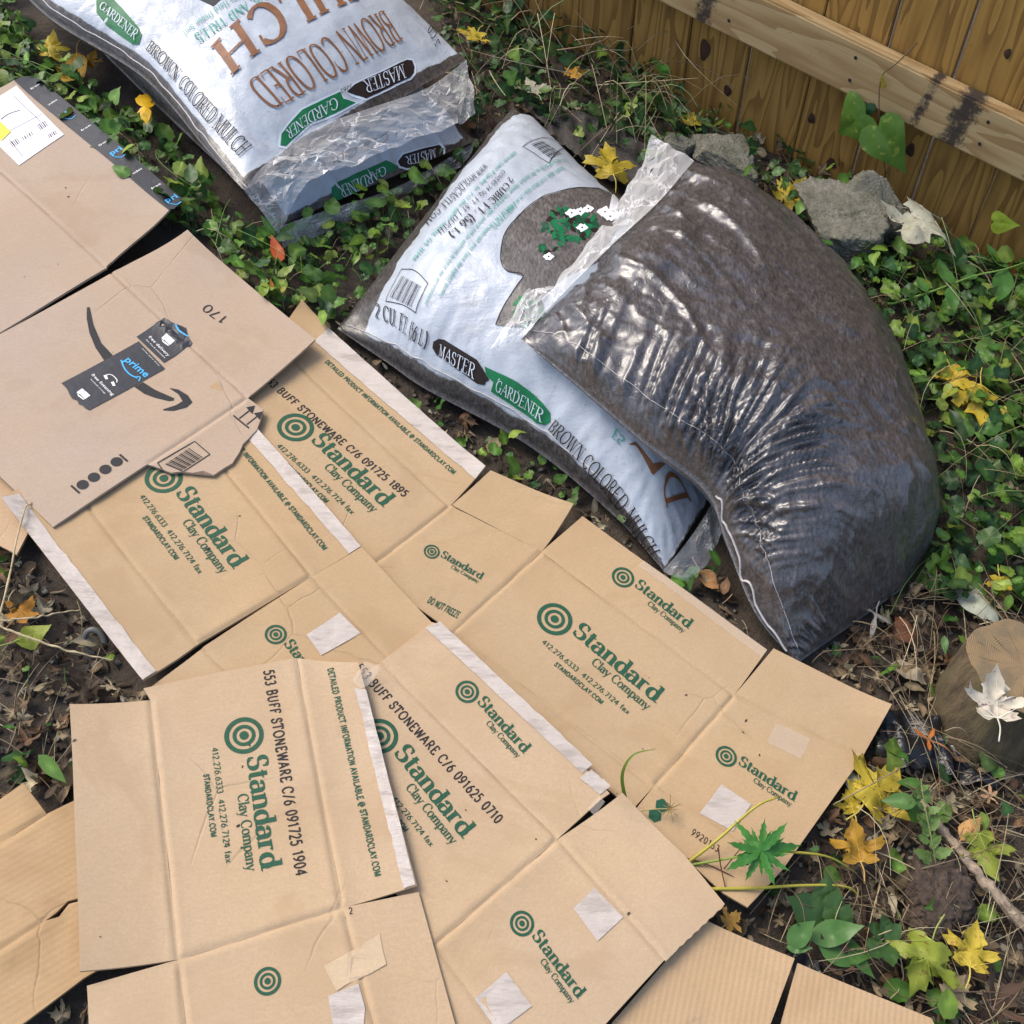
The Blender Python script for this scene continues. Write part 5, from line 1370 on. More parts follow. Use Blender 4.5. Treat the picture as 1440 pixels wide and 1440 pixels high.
stick('straw_stalk', [(-30, 965 - 30), (-5, 880), (30, 735), (42, 705)], [.03, .05, .05, .045], [.0012, .0014, .0012, .0008], M['straw'], 'pale straw stalk leaning over the cardboard scrap', 'straw')
stick('straw_stalk', [(-20, 872), (30, 893), (100, 916), (158, 928)], [.03, .035, .03, .02], [.0014, .0016, .0014, .0008], M['straw'], 'long pale straw lying on bare soil beside the taped flap', 'straw')
stick('straw_stalk', [(-10, 874), (50, 868), (112, 857)], [.03, .035, .02], [.0012, .0013, .0008], M['straw'], 'thinner straw crossing the other one at the orange leaf', 'straw')

def sheet(name, poly, mat, label, cat, amp=.012, lift=.02, seed=3, step=.008):
    w = PP(poly); v, f = slice2d([w], step)
    z = ground_h(v[:, 0], v[:, 1]) + lift + amp * (1 - 2 * np.abs(vn(v[:, 0] * 30, v[:, 1] * 22, seed))) + amp * .4 * vn(v[:, 0] * 80, v[:, 1] * 60, seed + 1)
    o = mesh(name, np.column_stack([v, z]), f, mat); return meta(o, label, cat)
n = NT('black_plastic'); n.set(Base_Color=(.010, .010, .012), Roughness=.28, Normal=n.bump(n.noise(n.pos(scale=(30, 90, 60)), 1, 4, .6, .6), .5, .006)); M['black_plastic'] = n.m
n = NT('weed_mat'); n.set(Base_Color=n.ramp(n.noise(n.pos(), 240, 4, .7), [(.35, (.012, .010, .009)), (.7, (.060, .052, .045))]), Roughness=.75, Normal=n.bump(n.noise(n.pos(), 180, 4), .6, .003)); M['weed_mat'] = n.m
sheet('black_plastic_sheet', [(1240, 1010), (1290, 1000), (1330, 1030), (1385, 1080), (1400, 1112), (1350, 1105), (1300, 1085), (1262, 1090), (1225, 1070)], M['black_plastic'], 'crumpled shiny black plastic scrap between carton corner and stump', 'plastic sheet', .014, .018)
sheet('weed_mat', [(735, 152), (770, 150), (830, 175), (880, 195), (915, 225), (930, 262), (890, 285), (840, 250), (780, 205)], M['weed_mat'], 'dark strip of weed mat along the back edge of the printed bag', 'fabric', .010, .03, 8)
sheet('black_plastic_sheet', [(1110, 1320), (1140, 1338), (1165, 1360), (1150, 1376), (1120, 1362)], M['black_plastic'], 'small black plastic bit in the slot corner of the plain cardboard', 'plastic sheet', .008, .012, 12)

def pot_rim():
    c = P(128, 893, .02); a = np.linspace(0, 4.6, 40); t_ = np.stack([c[0] + .013 * np.cos(a), c[1] + .010 * np.sin(a), .004 + .012 * np.sin(a)], 1)
    v, f = tube(t_, np.linspace(.0050, .0025, 40), 8); n = NT('grey_rubber'); n.set(Base_Color=(.10, .10, .085), Roughness=.5)
    o = mesh('plastic_ring', v, f, n.m); meta(o, 'grey plastic ring half buried in soil beside the taped flap', 'plastic ring')
pot_rim()

def clod(px, size, seed, label):
    v, f = chunk(size, seed, 7, 5, .11); p = P(*px, 0); v = rotz(v, seed) + [p[0], p[1], 0]; v[:, 2] += -v[:, 2].min() - .006
    o = mesh('soil_clod', v, f, M['clod']); meta(o, label, 'soil clod')
n = NT('clod'); p_ = n.pos(); q_ = n.noise(p_, 90, 6, .75); n.set(Base_Color=n.ramp(q_, [(.3, (.030, .018, .012)), (.7, (.13, .090, .062))]), Roughness=.95, Normal=n.bump(q_, 1., .008)); M['clod'] = n.m
clod((1308, 1262), (.050, .042, .030), 4, 'large brown soil clod beside the stick')
# ------------------------------------------------------------------ leaves and plants
def leaf_grid(outline, nr=4, cup=.0, curl=.0, fold=.0, ripple=.0, seed=0):
    """leaf blade from an outline (unit size, base at the origin, tip along +Y): rings towards its centre"""
    o = np.asarray(outline, float); c = np.array([0, o[:, 1].mean() * .9])
    V = [c[None]]; n = len(o)
    for k in range(1, nr + 1): V.append(c + (o - c) * (k / nr))
    v = np.concatenate(V); f = [[0, 1 + i, 1 + (i + 1) % n] for i in range(n)]
    for k in range(1, nr):
        b = 1 + (k - 1) * n; d = b + n
        f += [[b + i, d + i, d + (i + 1) % n, b + (i + 1) % n] for i in range(n)]
    x, y = v[:, 0], v[:, 1]
    z = cup * (x * x + (y - c[1]) ** 2) + curl * (y - .3) ** 2 * np.sign(y - .3) + fold * np.abs(x) + ripple * fbm(x * 3 + seed, y * 3, seed, 2)
    return np.column_stack([v, z]), f

def maple_outline(seed=0):
    r = np.random.default_rng(seed)
    h = [(.03, .02), (.16, -.06), (.30, -.04), (.44, .02), (.36, .10), (.40, .16), (.30, .20), (.34, .27), (.50, .28), (.60, .36), (.72, .44), (.58, .48), (.60, .56), (.46, .53), (.36, .50), (.24, .47), (.22, .55), (.30, .64), (.20, .70), (.20, .80), (.10, .86)]
    a = np.array(h) * (1 + r.normal(0, .05, (len(h), 2))); b = np.array(h) * (1 + r.normal(0, .05, (len(h), 2)))
    return [(0, 0)] + [tuple(q) for q in a] + [(0, 1.05)] + [(-x, y) for x, y in b[::-1]]

def palm_outline(lobes=5, seed=1, width=10):
    pts = [(0, 0)]
    for i in range(lobes):
        a = math.radians(-100 + 200 * i / (lobes - 1)); d = np.array([math.sin(a), math.cos(a)]); e = np.array([d[1], -d[0]]); L = .9 if i not in (0, lobes - 1) else .7
        for s, w in ((.15, -.05), (.45, -.13), (.7, -.10), (1., 0), (.7, .10), (.45, .13), (.15, .05)): pts.append(tuple(d * s * L + e * w * .9 + [0, .1]))
    return pts

def ovate_outline(w=.36, n=8, tip=1.0, base=.06, tooth=0.):
    y = np.linspace(0, 1, n + 1); x = w * np.sin(np.pi * y ** .75) ** .9
    R = [(a + (tooth if i % 2 else 0), b) for i, (a, b) in enumerate(zip(x[1:-1], y[1:-1]))]
    return [(0, 0)] + R + [(0, 1.04)] + [(-a, b) for a, b in R[::-1]]

def heart_outline(n=9):
    a = np.linspace(0, np.pi, n)
    R = [(0, .0), (.14, -.12), (.34, -.12), (.50, .02), (.52, .18), (.42, .38), (.25, .62), (.10, .84)]
    return R + [(0, 1.02)] + [(-x, y) for x, y in R[1:][::-1]]

def ivy_outline(n=15, scal=.06, seed=0):
    """round scalloped ground-ivy blade, notched at the stalk"""
    pts = [(0, .10)]
    for i in range(n):
        a = math.radians(-155 + 310 * i / (n - 1)); r = .5 * (1 + (scal if i % 2 else -scal)); pts.append((r * 1.08 * math.sin(a), .46 + r * .94 * math.cos(a)))
    return pts

def Rm(yaw, pitch, roll):
    cy, sy, cp, sp_, cr, sr = math.cos(yaw), math.sin(yaw), math.cos(pitch), math.sin(pitch), math.cos(roll), math.sin(roll)
    Rz = np.array([[cy, -sy, 0], [sy, cy, 0], [0, 0, 1]]); Rx = np.array([[1, 0, 0], [0, cp, -sp_], [0, sp_, cp]]); Ry = np.array([[cr, 0, sr], [0, 1, 0], [-sr, 0, cr]])
    return Rz @ Rx @ Ry

def pxyaw(px, to):
    """direction on the ground from one photo point towards another, as a rotation of +Y"""
    a, b = P(*px)[:2], P(*to)[:2]; d = b - a; return math.atan2(-d[0], d[1]), np.linalg.norm(d)

def veins(outline_tips, w, z):
    v, f = [], []
    for (x, y) in outline_tips:
        d = np.array([x, y], float); L = np.linalg.norm(d); d /= L; e = np.array([-d[1], d[0]]); k = len(v)
        v += [tuple(e * w) + (z,), tuple(-e * w) + (z,), tuple(d * L * .85) + (z,)]; f.append([k + 1, k + 2, k])
    return v, f

def big_leaf(kind, base, tip, h, col, label, pitch=.0, roll=.0, cup=.15, seed=1, blotch=None, stalk=True, name='fallen_leaf', dry=False, width=1.0, fold=0., cat='leaf', stalk_to=None):
    """single leaf: base and tip given as photo points"""
    yaw, L = pxyaw(base, tip)
    o = {'maple': lambda: maple_outline(seed=seed), 'palm': lambda: palm_outline(5, seed), 'palm3': lambda: palm_outline(3, seed), 'ovate': lambda: ovate_outline(.30, 10), 'heart': heart_outline}[kind]()
    o = np.array(o) * [width, 1]
    v, f = leaf_grid(o, 5, cup, .12, fold, .10 + .03 * (seed % 3), seed)
    L *= 1.08 if kind == 'maple' else 1.35 if kind != 'heart' else 1.
    v = v * L; p = P(*base, h)
    Rr = Rm(yaw, pitch, roll); w = v @ Rr.T + p
    lo = w[:, 2].min(); 
    if lo < .004: w[:, 2] += .004 - lo
    if blotch is None and not dry: blotch = tuple(c_ * k_ for c_, k_ in zip(col, (.55, .38, .5)))
    m = m_leaf('leaf_' + name + str(seed) + kind, col, .55 if not dry else .8, .22 if not dry else .1, blotch, 55)
    t = thing(name, label, cat, p)
    mesh('blade', w, f, m, t)
    tips = {'maple': [(0, 1.05), (.72, .44), (-.72, .44), (.44, .03), (-.44, .03)], 'palm': [(0, .95)], 'palm3': [(0, .95)], 'ovate': [(0, 1)], 'heart': [(0, 1), (.35, .4), (-.35, .4)]}[kind]
    vv, ff = veins(tips, .011, .0); vv = np.array(vv); 
    # veins follow the blade
    d = np.sum((v[None, :, :2] / L - vv[:, None, :2]) ** 2, -1); vv[:, 2] = v[np.argmin(d, 1), 2] / L + .006
    ww = (vv * L) @ Rr.T + p; ww[:, 2] += max(0, .004 - lo)
    mesh('vein', ww, ff, m_leaf('vein_' + name + str(seed) + kind, tuple(min(1, c * 1.25 + .03) for c in col), .6, .1), t)
    if stalk:
        q = np.array([[0, 0, 0], [0.02, -.22, .05], [-.03, -.5, .04]]) * L
        q = q @ Rr.T + w[np.argmin(np.linalg.norm(v - [0, 0, 0], axis=1))]
        if stalk_to is not None: q[2] = P(*stalk_to, .012); q[1] = (q[0] + q[2]) / 2 + [0, 0, .01]
        q[:, 2] = np.maximum(q[:, 2], .004)
        tv, tf = tube(spline(q, 9), .0011, 5); mesh('stalk', tv, tf, m_leaf('stalk_' + name + str(seed) + kind, tuple(min(1, c * .9 + .05) for c in col), .6, 0.), t)
    return t

YEL, GOLD, LIME, PALE, ORNG, TAN, BRN = (.50, .37, .035), (.44, .24, .025), (.25, .29, .035), (.52, .50, .38), (.55, .17, .03), (.34, .25, .14), (.085, .050, .032)
SPOT = (.16, .09, .02)
LV = [
 ('maple', (862, 248), (852, 214), .05, YEL, 'yellow maple leaf beside the film end of the brown bag', dict(pitch=.35, cup=-.3, seed=1)),
 ('maple', (1304, 306), (1278, 342), .09, PALE, 'cream maple leaf hanging off the concrete chunk', dict(pitch=.1, seed=2, cup=.0, stalk_to=(1340, 335))),
 ('maple', (1100, 283), (1128, 270), .02, YEL, 'small yellow maple leaf between concrete lumps', dict(pitch=.3, seed=3)),
 ('maple', (1215, 1130), (1258, 1085), .025, YEL, 'yellow maple leaf against the carton edge, above the golden leaf', dict(seed=4, blotch=SPOT, roll=.2)),
 ('maple', (1200, 1142), (1190, 1112), .015, YEL, 'folded yellow leaf half under the other by the carton edge', dict(seed=14, roll=-.5)),
 ('maple', (1210, 1212), (1196, 1160), .03, GOLD, 'golden brown-veined maple leaf by the palmate weed', dict(seed=5, blotch=(.22, .10, .02), width=1.15, pitch=.2)),
 ('maple', (1375, 1172), (1400, 1230), .035, LIME, 'yellow-green maple leaf draped over the stick', dict(seed=6, pitch=-.15, blotch=SPOT)),
 ('maple', (1362, 1360), (1368, 1305), .03, YEL, 'bright yellow small maple leaf among dry grass', dict(seed=7, pitch=.15)),
 ('maple', (1312, 1322), (1292, 1388), .045, LIME, 'large drooping yellow-green maple leaf near the brown crumpled leaves', dict(seed=8, pitch=-.35, blotch=SPOT, cup=-.3)),
 ('palm3', (1310, 1040), (1290, 1030), .04, ORNG, 'orange three-part leaf on the black plastic scrap', dict(seed=9, blotch=(.2, .05, .01), stalk_to=(1345, 1070))),
 ('palm', (1395, 1122), (1382, 1110), .03, (.52, .30, .16), 'peach five-part leaf below the stump', dict(seed=10)),
 ('ovate', (1352, 1180), (1370, 1160), .035, (.50, .28, .10), 'small peach leaf at the base of the yellow-green maple leaf', dict(seed=15)),
 ('maple', (1402, 1010), (1394, 958), .145, (.62, .55, .44), 'white dry maple leaf lying on the stump', dict(pitch=.15, cup=.35, seed=11)),
 ('maple', (1405, 812), (1412, 842), .02, YEL, 'yellow leaf just above the stump', dict(seed=12, blotch=SPOT)),
 ('maple', (1335, 515), (1352, 548), .035, YEL, 'yellow maple leaf shaded by round green weeds', dict(seed=16, width=1.2)),
 ('maple', (1376, 548), (1378, 592), .035, YEL, 'spotted yellow leaf standing among round green weeds', dict(seed=17, blotch=SPOT)),
 ('ovate', (1348, 822), (1392, 860), .03, (.50, .52, .40), 'pale green curled leaf by the grass tuft', dict(seed=18, cup=-.8)),
 ('palm3', (1232, 862), (1228, 885), .02, (.55, .48, .38), 'white curled leaf below the corner of the brown bag', dict(seed=19, cup=-.8)),
 ('maple', (70, 80), (80, 60), .04, YEL, 'yellow leaf under weeds behind the shipping box', dict(seed=20, pitch=.2)),
 ('maple', (120, 90), (134, 76), .03, GOLD, 'golden leaf beside the mulch stack', dict(seed=21, blotch=SPOT)),
 ('ovate', (110, 80), (98, 110), .03, (.50, .30, .03), 'drooping narrow golden leaf behind the shipping box', dict(seed=22)),
 ('maple', (140, 222), (162, 205), .02, (.40, .26, .07), 'curled tan and gold leaf at the black tape edge', dict(seed=23, blotch=BRN, cup=.9, dry=True)),
 ('maple', (22, 872), (45, 842), .02, (.36, .16, .02), 'orange-brown leaf on soil beside the straw', dict(seed=24, dry=True)),
 ('ovate', (22, 905), (60, 890), .025, LIME, 'lime leaf next to the orange-brown one', dict(seed=25)),
 ('maple', (1165, 1362), (1185, 1330), .01, BRN, 'dark brown crumpled leaf beside the plantain', dict(seed=26, cup=1.2, dry=True, stalk=False)),
 ('maple', (1335, 1405), (1360, 1375), .01, TAN, 'tan dry leaf under the drooping maple leaf', dict(seed=27, dry=True, stalk=False)),
 ('maple', (1390, 1420), (1425, 1395), .015, BRN, 'brown crumpled leaf on the litter beside the tan one', dict(seed=28, cup=1.1, dry=True, stalk=False)),
 ('ovate', (1190, 1085), (1215, 1120), .015, (.30, .32, .27), 'grey-green dry leaf tucked under the carton edge', dict(seed=29, dry=True)),
 ('maple', (1020, 1300), (1040, 1285), .012, (.40, .22, .05), 'gold and white leaf in the gap between cartons', dict(seed=30, dry=True)),
 ('ovate', (1282, 905), (1268, 872), .02, (.16, .06, .03), 'reddish brown curled leaf below the brown bag', dict(seed=31, dry=True, cup=-.9)),
 ('ovate', (1255, 930), (1290, 952), .012, (.36, .29, .20), 'pale seed leaf on the litter by the carton corner', dict(seed=32, dry=True)),
 ('ovate', (985, 800), (1003, 825), .012, (.30, .15, .06), 'brown leaf in the gap between clay carton and brown bag', dict(seed=33, dry=True)),
 ('maple', (672, 45), (660, 60), .06, YEL, 'yellow leaf at the end of the mulch stack', dict(seed=34)),
 ('maple', (805, 95), (812, 112), .05, (.42, .22, .03), 'brown and gold leaf in the vine tangle', dict(seed=35, dry=True)),
 ('maple', (755, 130), (742, 112), .04, (.40, .37, .28), 'grey-white leaf by the dark weed mat', dict(seed=36, dry=True)),
 ('maple', (968, 175), (975, 160), .03, YEL, 'yellow leaf at the foot of the fence by the concrete lump', dict(seed=37)),
]
for kind, b_, t_, h, c, lab, kw in LV: big_leaf(kind, b_, t_, h, c, lab, **kw)

# ------------------------------------------------------------------ named plants
def plant(name, label, at, cat='plant'): 
    p = P(*at, 0); return thing(name, label, cat, (p[0], p[1], 0))
def stem(t, px, hs, r, col, n=20):
    q = spline(np.array([P(*a, h) for a, h in zip(px, hs)]), n); v, f = tube(q, np.linspace(r, r * .6, n), 6)
    return mesh('stem', v, f, m_leaf('stem_%d' % len(bpy.data.materials), col, .55, .05), t)
def blade(t, outline, base, tip, h0, h1, col, name='leaf', cup=.1, fold=0., width=1., roll=0., mat=None, curl=.1, seed=1):
    """leaf of a plant between two photo points with their heights"""
    a, b = P(*base, h0), P(*tip, h1); d = b - a; L = np.linalg.norm(d); yaw = math.atan2(-d[0], d[1]); pitch = math.atan2(d[2], math.hypot(d[0], d[1]))
    v, f = leaf_grid(np.array(outline) * [width, 1], 4, cup, curl, fold, .06, seed)
    return mesh(name, (v * L) @ Rm(yaw, pitch, roll).T + a, f, mat or m_leaf('blade_%d' % len(bpy.data.materials), col, .45, .25), t)

# palmate weed leaning over the carton
t = plant('palmate_weed', 'palmate weed with deeply cut green leaf and long yellow stems leaning over the carton', (965, 1215))
cpx = (1070, 1198); gm = m_leaf('palmate_green', (.055, .20, .035), .4, .25, None, 60)
fing = ovate_outline(.115, 10, tooth=.04)
for k in range(9):
    a = math.radians(-10 + 40 * k + (6 if k % 2 else 0)); L = 56 if k % 2 == 0 else 49
    blade(t, fing, cpx, (cpx[0] + L * math.cos(a), cpx[1] + L * .92 * math.sin(a)), .085, .070 + .012 * (k % 3), None, cup=.05, fold=.10, mat=gm, width=.85, seed=k)
    a2 = a + .33; blade(t, fing, cpx, (cpx[0] + L * .66 * math.cos(a2), cpx[1] + L * .62 * math.sin(a2)), .085, .078, None, mat=gm, fold=.1, width=.7, seed=k + 3)
ys = (.42, .36, .05)
stem(t, [(965, 1215), (1010, 1180), (1062, 1135), (1093, 1121)], [.03, .055, .075, .08], .0022, ys)
stem(t, [(968, 1217), (1020, 1208), (cpx[0], cpx[1])], [.03, .05, .083], .0018, (.20, .28, .04))
stem(t, [(cpx[0], cpx[1]), (1110, 1198), (1165, 1205), (1205, 1228)], [.083, .07, .05, .01], .0020, ys)
stem(t, [(1000, 1250), (1060, 1249), (1130, 1245), (1190, 1247), (1212, 1265)], [.035, .04, .04, .03, .01], .0022, ys)
stem(t, [(957, 1205), (990, 1214), (1022, 1228), (1050, 1245)], [.03, .034, .034, .03], .0009, (.10, .04, .03))
stem(t, [(1010, 1192), (1014, 1220), (1024, 1266)], [.06, .045, .03], .0010, (.12, .04, .02)); stem(t, [(1018, 1222), (1048, 1185), (1062, 1170)], [.045, .06, .07], .0008, (.10, .05, .03))
# dry seed head and grass blade on the carton
t = plant('dry_seed_head', 'spiky dry seed head on a thin stalk lying over the hexagon mark', (895, 1140))
stem(t, [(893, 1141), (918, 1138), (942, 1137)], [.035, .045, .045], .0010, (.45, .36, .15))
sm = m_leaf('seed_spike', (.24, .17, .06), .6, .05)
for k in range(11):
    a = k * .57 + .2; v, f = tube(np.array([P(942, 1137, .046), P(942 + (11 + 5 * (k % 3)) * math.cos(a), 1137 + (11 + 5 * (k % 3)) * math.sin(a), .046 + .006 * math.sin(k))]), np.array([.0009, .0003]), 4); mesh('spike', v, f, sm, t)
t = plant('grass_blade', 'curved green grass blade standing in the slot of the carton', (880, 1128), 'grass')
g_ = spline(np.array([P(880, 1128, .03), P(875, 1090, .07), P(890, 1062, .10), P(922, 1053, .10)]), 14); w_ = np.linspace(.0030, .0004, 14)
e_ = np.cross(np.gradient(g_, axis=0), [0, 0, 1.]); e_ /= np.linalg.norm(e_, axis=1)[:, None]
mesh('blade', np.concatenate([g_ + e_ * w_[:, None], g_ - e_ * w_[:, None]]), [[i, i + 1, 15 + i, 14 + i] for i in range(13)], m_leaf('grass_green', (.16, .24, .03)), t)

# plantain rosette
t = plant('plantain', 'plantain rosette with broad smooth leaves beside the slot of the plain cardboard', (1115, 1325))
pm = m_leaf('plantain_green', (.075, .17, .038), .4, .2, None, 30); ov = ovate_outline(.22, 10)
for b_, e_, h1, w in (((1138, 1320), (1213, 1302), .045, 1.), ((1108, 1330), (1145, 1296), .05, 1.25), ((1106, 1332), (1142, 1333), .03, 1.), ((1150, 1330), (1225, 1345), .02, 1.3), ((1190, 1330), (1230, 1375), .015, .9)): blade(t, ov, b_, e_, .02, h1, None, width=w, mat=pm, fold=.12, cup=-.1)
# crinkled broad leaves behind it
t = plant('broadleaf_weed', 'dark green crinkled broadleaf weed behind the plantain', (1155, 1290))
dm = m_leaf('broadleaf_green', (.048, .105, .026), .42, .2, None, 45)
for b_, e_ in (((1170, 1300), (1110, 1262)), ((1160, 1290), (1165, 1230)), ((1165, 1300), (1180, 1250)), ((1180, 1305), (1195, 1272)), ((1140, 1290), (1120, 1300))): blade(t, ovate_outline(.36, 12, tooth=.03), b_, e_, .02, .04, None, mat=dm, cup=-.25, seed=int(e_[0]))
t = plant('mint_seedling', 'small toothed dark green seedling right of the plantain', (1245, 1320))
for b_, e_ in (((1240, 1315), (1220, 1300)), ((1245, 1322), (1268, 1300)), ((1245, 1325), (1255, 1360)), ((1240, 1325), (1222, 1345)), ((1250, 1315), (1240, 1285))): blade(t, ovate_outline(.34, 10, tooth=.05), b_, e_, .03, .045, None, mat=dm)
# pale toothed weed by the stick
t = plant('spindly_weed', 'spindly light green weed with pinnate leaves beside the stick', (1310, 1230))
lm = m_leaf('spindly_green', (.14, .22, .055), .5, .25)
stem(t, [(1320, 1240), (1312, 1190), (1300, 1130), (1295, 1095)], [.01, .05, .07, .08], .0012, (.2, .22, .07))
for k in range(26):
    u = k / 26; bx, by = 1320 - 25 * u + rg.uniform(-4, 4), 1240 - 135 * u; a = rg.uniform(-2.9, -.1); L = rg.uniform(16, 34) * (1.1 - .3 * u)
    blade(t, ovate_outline(.24, 8, tooth=.06), (bx, by), (bx + L * math.cos(a), by + L * .8 * math.sin(a) - 2), .02 + .05 * u, .03 + .05 * u, None, mat=lm, seed=k)
# red-tipped seedling by the bags
t = plant('red_tipped_seedling', 'red and green pointed leaf seedling at the tip of the printed bag film', (385, 395))
stem(t, [(378, 405), (385, 380), (392, 350)], [.005, .04, .07], .001, (.35, .33, .12))
for b_, e_, c in (((396, 370), (382, 332), (.50, .10, .03)), ((378, 372), (355, 372), (.17, .27, .05)), ((390, 390), (415, 372), (.22, .28, .05)), ((374, 395), (358, 375), (.12, .24, .04)), ((388, 405), (402, 395), (.36, .36, .04)), ((384, 408), (380, 392), (.52, .20, .03)), ((396, 412), (402, 392), (.38, .36, .05)), ((372, 398), (370, 418), (.2, .28, .04))): blade(t, ovate_outline(.2, 8), b_, e_, .05, .06, c, fold=.15)
# yellow flower
t = plant('yellow_flower', 'ragged yellow flower in the weeds beside the mulch stack', (205, 150), 'flower')
ym = m_leaf('petal_yellow', (.72, .42, .01), .5, .2)
stem(t, [(206, 165), (205, 158), (204, 150)], [.01, .04, .07], .0013, (.1, .2, .03))
for e_, w in (((195, 128), 1.), ((203, 126), .9), ((216, 140), 1.2), ((190, 138), .8), ((205, 172), 1.2), ((212, 168), 1.), ((198, 166), 1.), ((192, 158), .8), ((216, 152), .9), ((209, 130), .7)): blade(t, ovate_outline(.22, 8), (204, 149), e_, .072, .065, None, 'petal', width=w, mat=ym, cup=-.4)
# lanky runner with paired leaves by the fence
t = plant('runner_weed', 'straight green runner with paired narrow leaves in front of the fence', (1300, 410))
stem(t, [(1252, 428), (1310, 410), (1370, 388), (1415, 378), (1480, 355)], [.02, .05, .06, .07, .06], .0022, (.20, .33, .07))
rm = m_leaf('runner_green', (.075, .19, .045), .45, .25)
for b_, e_ in (((1415, 380), (1388, 345)), ((1415, 382), (1402, 425)), ((1336, 402), (1320, 366)), ((1336, 404), (1342, 440)), ((1302, 413), (1290, 390)), ((1302, 415), (1306, 432)), ((1440, 400), (1432, 415)), ((1375, 388), (1350, 392))): blade(t, ovate_outline(.22, 8), b_, e_, .06, .055, None, mat=rm, fold=.2)
# heart-leaved vine hanging on the fence rail
t = thing('heart_leaf_vine', 'vine with two large mottled heart-shaped leaves hanging over the fence rail', 'vine', (*fence_pt(.45, -.05), .1))
vm = m_leaf('vine_leaf', (.105, .205, .028), .4, .25, (.26, .32, .05), 26); dk = m_leaf('vine_leaf_dark', (.022, .070, .020), .4, .15)
def on_fence(u, v, off):
    d = CF * FOCAL + np.array([u - 720., 0, 0]) + CU * (720. - v); a = FA + FN * off; k = (a @ FN) / (d[:2] @ FN); X = np.array([0, 0, CAM_H]) + d * k
    return np.array([X[0], X[1], X[2] - GX * X[0] - GY * X[1]])
def fence_leaf(t, b_, e_, off0, off1, mat, width=1., roll=0., kind=None):
    a, b = on_fence(*b_, off0), on_fence(*e_, off1); d = b - a; L = np.linalg.norm(d); Yv = d / L; out = np.array([-FN[0], -FN[1], .35]); Xv = np.cross(Yv, out); Xv /= np.linalg.norm(Xv); Zv = np.cross(Xv, Yv)
    v, f = leaf_grid(np.array(kind or heart_outline()) * [width, 1], 5, -.2, -.1, .12, .05, int(b_[0])); mesh('leaf', (v * L) @ np.stack([Xv * math.cos(roll) + Zv * math.sin(roll), Yv, Zv * math.cos(roll) - Xv * math.sin(roll)]) + a, f, mat, t)
fence_leaf(t, (1235, 178), (1272, 246), -.065, -.075, vm, .95); fence_leaf(t, (1218, 160), (1176, 190), -.055, -.065, vm, 1.25); fence_leaf(t, (1222, 162), (1205, 145), -.05, -.05, dk, 1.4); fence_leaf(t, (1242, 122), (1240, 105), -.05, -.06, m_leaf('vine_leaf_yellow', (.50, .38, .06), .6, .2), .5)
vs = spline(np.array([on_fence(1290, 60, -.01), on_fence(1262, 88, -.052), on_fence(1240, 108, -.052), on_fence(1236, 150, -.055), on_fence(1240, 200, -.04), on_fence(1246, 250, -.01)]), 30)
v, f = tube(vs, .0013, 5); mesh('stem', v, f, m_leaf('vine_stem', (.13, .09, .05), .7, 0.), t)
fence_leaf(t, (1398, 312), (1432, 318), -.05, -.06, m_leaf('vine_leaf_lime', (.24, .33, .03), .5, .25), .8)
# young heart-leaf at the fence foot
t = thing('fence_seedling', 'small bright heart leaf on a thin stalk against the fence boards', 'plant', (*fence_pt(.02, -.04), 0))
fence_leaf(t, (932, 92), (934, 112), -.03, -.03, m_leaf('seedling_green', (.13, .33, .05), .4, .25), 1.1)
v, f = tube(spline(np.array([on_fence(905, 108, -.05), on_fence(925, 90, -.03), on_fence(942, 68, -.02)]), 12), .0008, 5); mesh('stem', v, f, m_leaf('seedling_stem', (.25, .2, .1), .6, 0), t)

# ------------------------------------------------------------------ scattered growth and litter
FOOTP = [np.asarray(q) for q in FOOT]
def blocked(x, y, grow=0.):
    r = np.zeros(x.shape, bool)
    for q in FOOTP:
        c = q.mean(0); r |= in_poly(x, y, c + (q - c) * (1 + grow))
    return r
def spots(poly, n, rng, grow=0., clump=0):
    w = PP(poly); lo, hi = w.min(0), w.max(0); X = np.zeros((0, 2))
    area = .5 * abs(np.sum(w[:, 0] * np.roll(w[:, 1], -1) - np.roll(w[:, 0], -1) * w[:, 1]))
    need = int(n * area)
    while len(X) < need:
        q = rng.uniform(lo, hi, (need * 3 + 20, 2)); q = q[in_poly(q[:, 0], q[:, 1], w)]; X = np.concatenate([X, q])
    X = X[:need]
    X = X[~blocked(X[:, 0], X[:, 1], grow)]
    if clump: X = X[vn(X[:, 0] * 9, X[:, 1] * 9, clump) + .5 * vn(X[:, 0] * 21, X[:, 1] * 21, clump + 1) > rng.uniform(-1.15, .15, len(X))]
    return X
